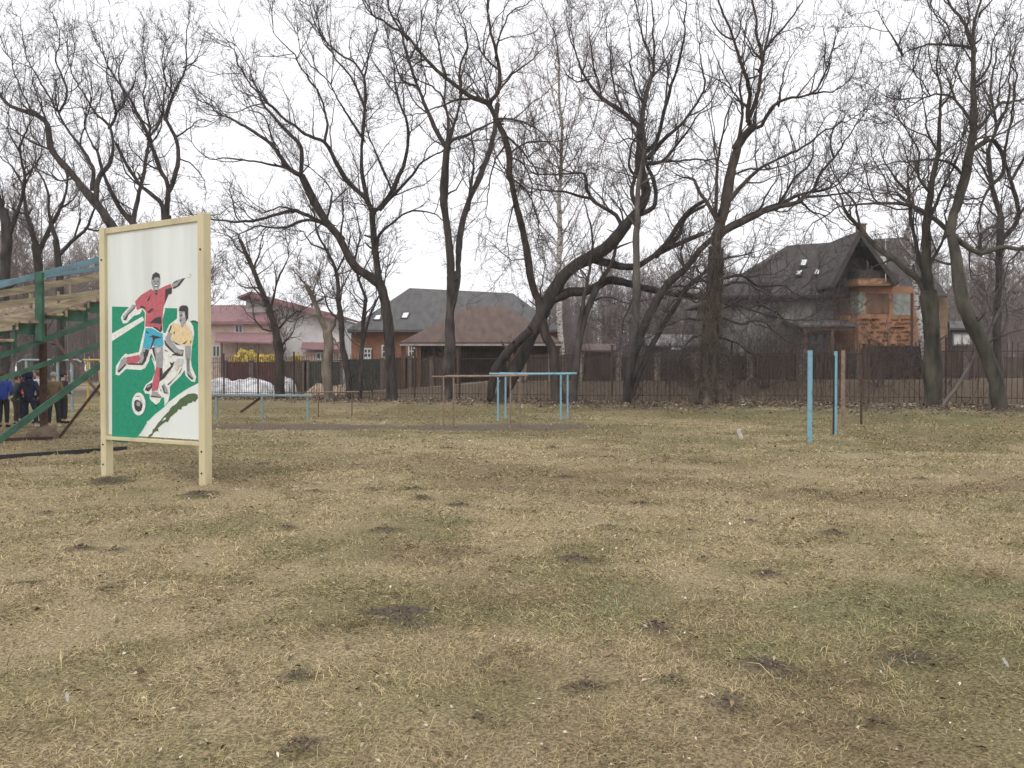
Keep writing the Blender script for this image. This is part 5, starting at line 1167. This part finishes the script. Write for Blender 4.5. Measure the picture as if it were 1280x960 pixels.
obn = Vector((-(Yw - Yb), -(b1.x - b0.x), 0)).normalized(); obp = P_[0] + obn * .03
def onbay(x0, y0, x1, y1, front, mt, name, par, t=.06):
    if front: q = [at(x, y, Yb - t / 2) for x, y in ((x0, y1), (x1, y1), (x1, y0), (x0, y0))]; off = (0, t, 0)
    else: q = [on_plane(x, y, obp, obn) for x, y in ((x0, y1), (x1, y1), (x1, y0), (x0, y0))]; off = -obn * t
    return slabpart(name, [q], off, mt, par)
onbay(1046, 368, 1062.5, 393, False, 'shutter', 'boarded_window', bay); onbay(1084, 367, 1111.5, 392, True, 'shutter', 'boarded_window', bay)
onbay(1064, 365, 1072.5, 392, False, 'greenpanel', 'render_panel', bay, .04); onbay(1073.5, 365, 1081.5, 392, True, 'greenpanel', 'render_panel', bay, .04); onbay(1116, 367, 1138, 394, True, 'greenpanel', 'render_panel', bay, .04)
onbay(1139, 366, 1141.5, 433, True, 'darkrust', 'drain_pipe', bay, .12); onbay(1110, 402, 1113, 436, True, 'brickbrown', 'pilaster', bay, .09)
zc0, zc1 = at(1090, 357, 51.6).z, at(1090, 347, 51.6).z
cq = [Vector((at(1040, 400, Yw).x, Yw - .1, zc0)), Vector((at(1072, 400, 51.6).x, 51.6, zc0)), Vector((at(1115, 400, 51.6).x, 51.6, zc0)), Vector((at(1124, 400, Yw).x, Yw - .1, zc0))]
m = MB(); m.slab(cq, (0, 0, .12)); top = [Vector((v.x + (.12 if i < 2 else -.12), v.y + (.18 if i in (1, 2) else 0), zc1)) for i, v in enumerate(cq)]; m.hexa([v + Vector((0, 0, .121)) for v in cq] + top); balc = m.build('balcony', M['cornice'], h3)
m = MB(); zr = at(1090, 338, 51.75).z
for a, b in ((top[0], top[1]), (top[1], top[2]), (top[2], top[3])):
    a = a.lerp(b, .03); d = b - a; n_ = max(2, int(d.length / .2))
    for k in range(n_):
        p0, p1 = a + d * (k / n_), a + d * ((k + .93) / n_); q = [p0, p1, p1 + Zv * (zr - zc1), p0 + Zv * (zr - zc1)]; m.slab(q, d.cross(Zv).normalized() * .04)
m.build('railing', M['darkwall'], balc)
# front gable
Yg = 51.4; ap = at(1075, 291, Yg); gl, gr_ = at(1040, 358, Yg), at(1121, 356, Yg); back = 58.4
gb_ = [Vector((v.x, back, v.z)) for v in (gl, ap, gr_)]
gable = slabpart('gable_roof', [[gl, ap, gb_[1], gb_[0]], [ap, gr_, gb_[2], gb_[1]]], (0, 0, .14), 'roofdark', h3)
m = MB(); m.beam(gl + Vector((0, -.05, -.02)), ap + Vector((0, -.05, -.02)), .10, .28); m.beam(ap + Vector((0, -.045, -.03)), gr_ + Vector((0, -.045, -.03)), .10, .28); m.build('barge_board', M['roofdark'], gable)
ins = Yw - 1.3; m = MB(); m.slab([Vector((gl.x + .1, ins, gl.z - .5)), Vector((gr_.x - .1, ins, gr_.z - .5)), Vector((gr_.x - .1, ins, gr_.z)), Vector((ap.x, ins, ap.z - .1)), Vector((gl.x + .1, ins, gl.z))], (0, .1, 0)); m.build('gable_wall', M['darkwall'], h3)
window(h3, (1084, 322, 1104, 341), ins, 'balcony_door', 'whiteframe', 'glass', (3, 0), .12)
m = MB(); p = at(1076, 290, 56); m.box((p.x, 56, p.z - .1), (.5, .5, 1.1)); m.box((p.x, 56, p.z + .48), (.62, .62, .08)); m.build('chimney', M['brickbrown'], h3)
a = at(1107, 352, 51.4); b = at(1107, 296, 51.4); m = MB(); m.tube([a, b], .03, 6); m.beam(at(1103, 300, 51.4), at(1111, 300, 51.4), .02, .02); m.build('aerial_mast', M['whiteframe'], h3)
# porch
pf, pk = 50.6, Yw; q = [at(1001, 409, pf), at(1074, 408, pf)]; q += [Vector((q[1].x, pk, q[1].z + .55)), Vector((q[0].x, pk, q[0].z + .55))]
porch = slabpart('porch_roof', [q], (0, 0, .12), 'roofgrey', h3); m = MB()
for x in (1006, 1040, 1069): p = at(x, 440, pf + .2); m.box((p.x, p.y, q[0].z / 2 - .1), (.16, .16, q[0].z + .1))
m.beam(q[0] + Vector((.2, .2, -.10)), q[1] + Vector((-.2, .2, -.10)), .14, .2); m.build('porch_frame', M['shutter'], porch)
window(h3, (1012, 418, 1030, 447), Yw, 'window', 'shutter', 'glass', (1, 1), .08); window(h3, (1046, 414, 1062, 452), Yw - .02, 'door', 'shutter', 'darkwall', (0, 0), .12)
window(h3, (956, 377, 972, 396), Yw, 'window', 'shutter', 'glass', (1, 0), .08)

# --- middle house: grey hipped roof and brick walls
h2 = empty('brick_house', (*at(560, 480, 60).xy, .3), 'orange brick house with broad dark grey hipped roof and two skylights', 'house')
eL, eR = at(434, 412, 60), at(703, 421, 60); eR.z = eL.z; rL, rR = at(512, 360, 65.5), at(641, 366.5, 65.5); bL, bR = Vector((eL.x, 71.5, eL.z)), Vector((eR.x, 71.5, eL.z)); nf = pl(eL, eR, rL)
roof = slabpart('roof', [[eL, eR, rR, rL], [bR, bL, rL, rR], [bL, eL, rL], [eR, bR, rR]], (0, 0, -.18), 'roofgrey', h2)
for q in ([(501,397.5),(504,390.5),(512.5,390),(509,397.5)], [(466,399.5),(470,393.5),(477,393),(475,399.5)]): roof_window(roof, q, eL, nf)
a, b = at(439, 430, 60.7), at(697, 430, 60.7); m = MB(); m.box(((a.x + b.x) / 2, 65.9, eL.z / 2 - .1), (b.x - a.x, 10.4, eL.z + .2)); m.build('wall', M['brickred'], h2)
m = MB(); m.box(((a.x + b.x) / 2, 60.45, eL.z - .16), (b.x - a.x + .3, .5, .1)); m.build('soffit', M['shutter'], h2)
for q in ((455, 436, 464, 447), (478, 432, 487, 447), (511, 432, 518, 446)):
    wn = window(h2, q, 60.68, 'window', 'whiteframe', 'glass', (1, 1), .10); p = at((q[0] + q[2]) / 2, q[3] + 1.5, 60.6); m = MB(); m.box((p.x, 60.55, p.z), ((q[2] - q[0]) * .066, .3, .14)); m.build('sill', M['whiteframe'], wn)
# --- canopy with brown hipped roof in front
h4 = empty('carport', (*at(600, 480, 52).xy, .3), 'open carport with brown hipped roof and pale fascia, in front of the grey roofed house', 'carport')
eL, eR = at(500, 427.5, 51), at(702, 426, 51); eR.z = eL.z; rL, rR = at(587, 383, 55), at(632, 382, 55); rR.z = rL.z; bL, bR = Vector((eL.x, 59.3, eL.z)), Vector((eR.x, 59.3, eL.z))
slabpart('roof', [[eL, eR, rR, rL], [bR, bL, rL, rR], [bL, eL, rL], [eR, bR, rR]], (0, 0, -.12), 'roofbrown', h4)
m = MB(); m.beam(eL + Vector((0, -.03, -.17)), eR + Vector((0, -.03, -.17)), .05, .12); m.build('fascia', M['fascia'], h4)
for x in (504, 524, 573, 640, 697): p = at(x, 440, 51.3); m = MB(); m.box((p.x, 51.3, eL.z / 2 - .1), (.24, .24, eL.z - .12)); m.build('post', M['shutter'], h4)
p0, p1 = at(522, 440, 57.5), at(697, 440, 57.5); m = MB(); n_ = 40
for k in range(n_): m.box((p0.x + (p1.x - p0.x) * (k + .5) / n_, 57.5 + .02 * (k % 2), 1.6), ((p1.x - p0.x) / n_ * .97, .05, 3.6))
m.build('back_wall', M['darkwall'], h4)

# --- beige house with maroon roofs on the left
h1 = empty('beige_house', (*at(340, 480, 86).xy, .2), 'beige and white house with maroon metal roofs and a tall white gable', 'house')
Y1 = 85; a, b = at(232, 402, Y1), at(346, 402, Y1); m = MB(); m.box(((a.x + b.x) / 2, Y1 + 4, a.z / 2 - .1), (b.x - a.x, 8, a.z + .2)); m.build('wall', M['beige'], h1)
e0, e1 = at(229, 403.5, Y1 - .5), at(346, 403.5, Y1 - .5); r0, r1 = at(232, 383, Y1 + 4), at(343, 383, Y1 + 4); slabpart('roof', [[e0, e1, r1, r0], [Vector((e1.x, Y1 + 8.5, e1.z)), Vector((e0.x, Y1 + 8.5, e0.z)), r0, r1]], (0, 0, .14), 'roofmaroon', h1)
m = MB(); m.beam(e0 + Vector((0, -.1, -.08)), e1 + Vector((0, -.1, -.08)), .12, .14); m.build('gutter', M['roofmaroon'], h1)
q0_, q1_ = at(269, 428, Y1 - 3), at(352, 430, Y1 - 3); slabpart('lean_to_roof', [[q0_, q1_, at(350, 418, Y1 - .1), at(271, 417, Y1 - .1)]], (0, 0, .14), 'roofmaroon', h1)
for x in (277, 296, 322, 348): p = at(x, 440, Y1 - 2.8); m = MB(); m.box((p.x, p.y, q0_.z / 2), (.16, .16, q0_.z - .05)); m.build('post', M['shutter'], h1)
window(h1, (294, 405.5, 303.5, 416), Y1, 'window', 'whiteframe', 'glass', (1, 0), .16); window(h1, (266, 432, 275, 446), Y1, 'window', 'whiteframe', 'glass', (1, 0), .16); window(h1, (304, 434, 316, 449), Y1, 'window', 'whiteframe', 'glass', (1, 0), .16)
Yq = 87; apx = at(318, 372, Yq); gr_ = at(425, 398, Yq); gl = Vector((2 * apx.x - gr_.x, Yq, gr_.z)); gl = apx.lerp(gl, .10)
m = MB(); m.slab([Vector((gl.x, Yq, 0)), Vector((gr_.x, Yq, 0)), gr_, apx, gl], (0, 10, 0)); m.build('gable_wall', M['whitewall'], h1)
o_ = Vector((.4, -1.4, -.02)); ra, rb, rc = apx + Vector((0, -1.4, .25)), gr_ + o_, gl + Vector((-.4, -1.4, 0))
slabpart('gable_roof', [[ra, rb, rb + Vector((0, 12, .0)), ra + Vector((0, 12, 0))], [rc, ra, ra + Vector((0, 12, 0)), rc + Vector((0, 12, 0))]], (0, 0, .22), 'roofmaroon', h1)
m = MB(); m.beam(ra + Vector((0, -.06, -.12)), rb + Vector((0, -.06, -.12)), .12, .42); m.build('barge_board', M['roofmaroon'], h1)
q0_, q1_ = at(376, 437, Y1 - 1), at(432, 438, Y1 - 1); slabpart('lean_to_roof', [[q0_, q1_, at(430, 430, Yq - .02), at(378, 429.5, Yq - .02)]], (0, 0, .14), 'roofmaroon', h1)
a, b = at(379, 440, Y1 - .2), at(429, 440, Y1 - .2); m = MB(); m.box(((a.x + b.x) / 2, Y1 + .9, a.z / 2), (b.x - a.x, 2.15, a.z)); m.build('porch_wall', M['beige'], h1)
window(h1, (396, 441, 406, 449), Y1 - .21, 'window', 'whiteframe', 'glass', (1, 0), .14)

# --- low sheds
def shed(label, px0, px1, Y, ye, yr, depth, wall, roofm, name='shed'):
    e0, e1 = at(px0, ye, Y), at(px1, ye, Y); r0, r1 = at(px0, yr, Y + depth / 2), at(px1, yr, Y + depth / 2); e = empty(name, (e0.x, Y, gh1(e0.x, Y)), label, 'shed', 'sheds beyond the fences')
    slabpart('roof', [[e0, e1, r1, r0], [Vector((e1.x, Y + depth, e1.z)), Vector((e0.x, Y + depth, e0.z)), r0, r1]], (0, 0, .12), roofm, e)
    m = MB(); m.box(((e0.x + e1.x) / 2, Y + depth / 2, e0.z / 2 - .05), (e1.x - e0.x - .5, depth - .7, e0.z + .1)); m.build('wall', M[wall], e); return e
M['greywood'] = mat('grey_roofing', (.22, .205, .20), .9, .3, 2)
sh = shed('long low grey roofed shed behind the slanting stems', 806, 962, 57, 433, 420, 6, 'darkwall', 'greywood')
p = at(845, 436, 56.6); m = MB(); m.box((p.x, 56.6, p.z), (.95, .06, .16)); m.build('sign_board', M['whiteframe'], sh)
shed('small dark shed behind the birch trunk', 722, 770, 55, 440, 432, 4, 'darkwall', 'roofbrown')
sh = shed('grey shed with bright white doors right of the brick house', 1187, 1218, 62, 412, 403, 6, 'darkwall', 'roofgrey')
window(sh, (1191, 417, 1213, 431), 62.33, 'door', 'greywood', 'whiteframe', (1, 0), .1)
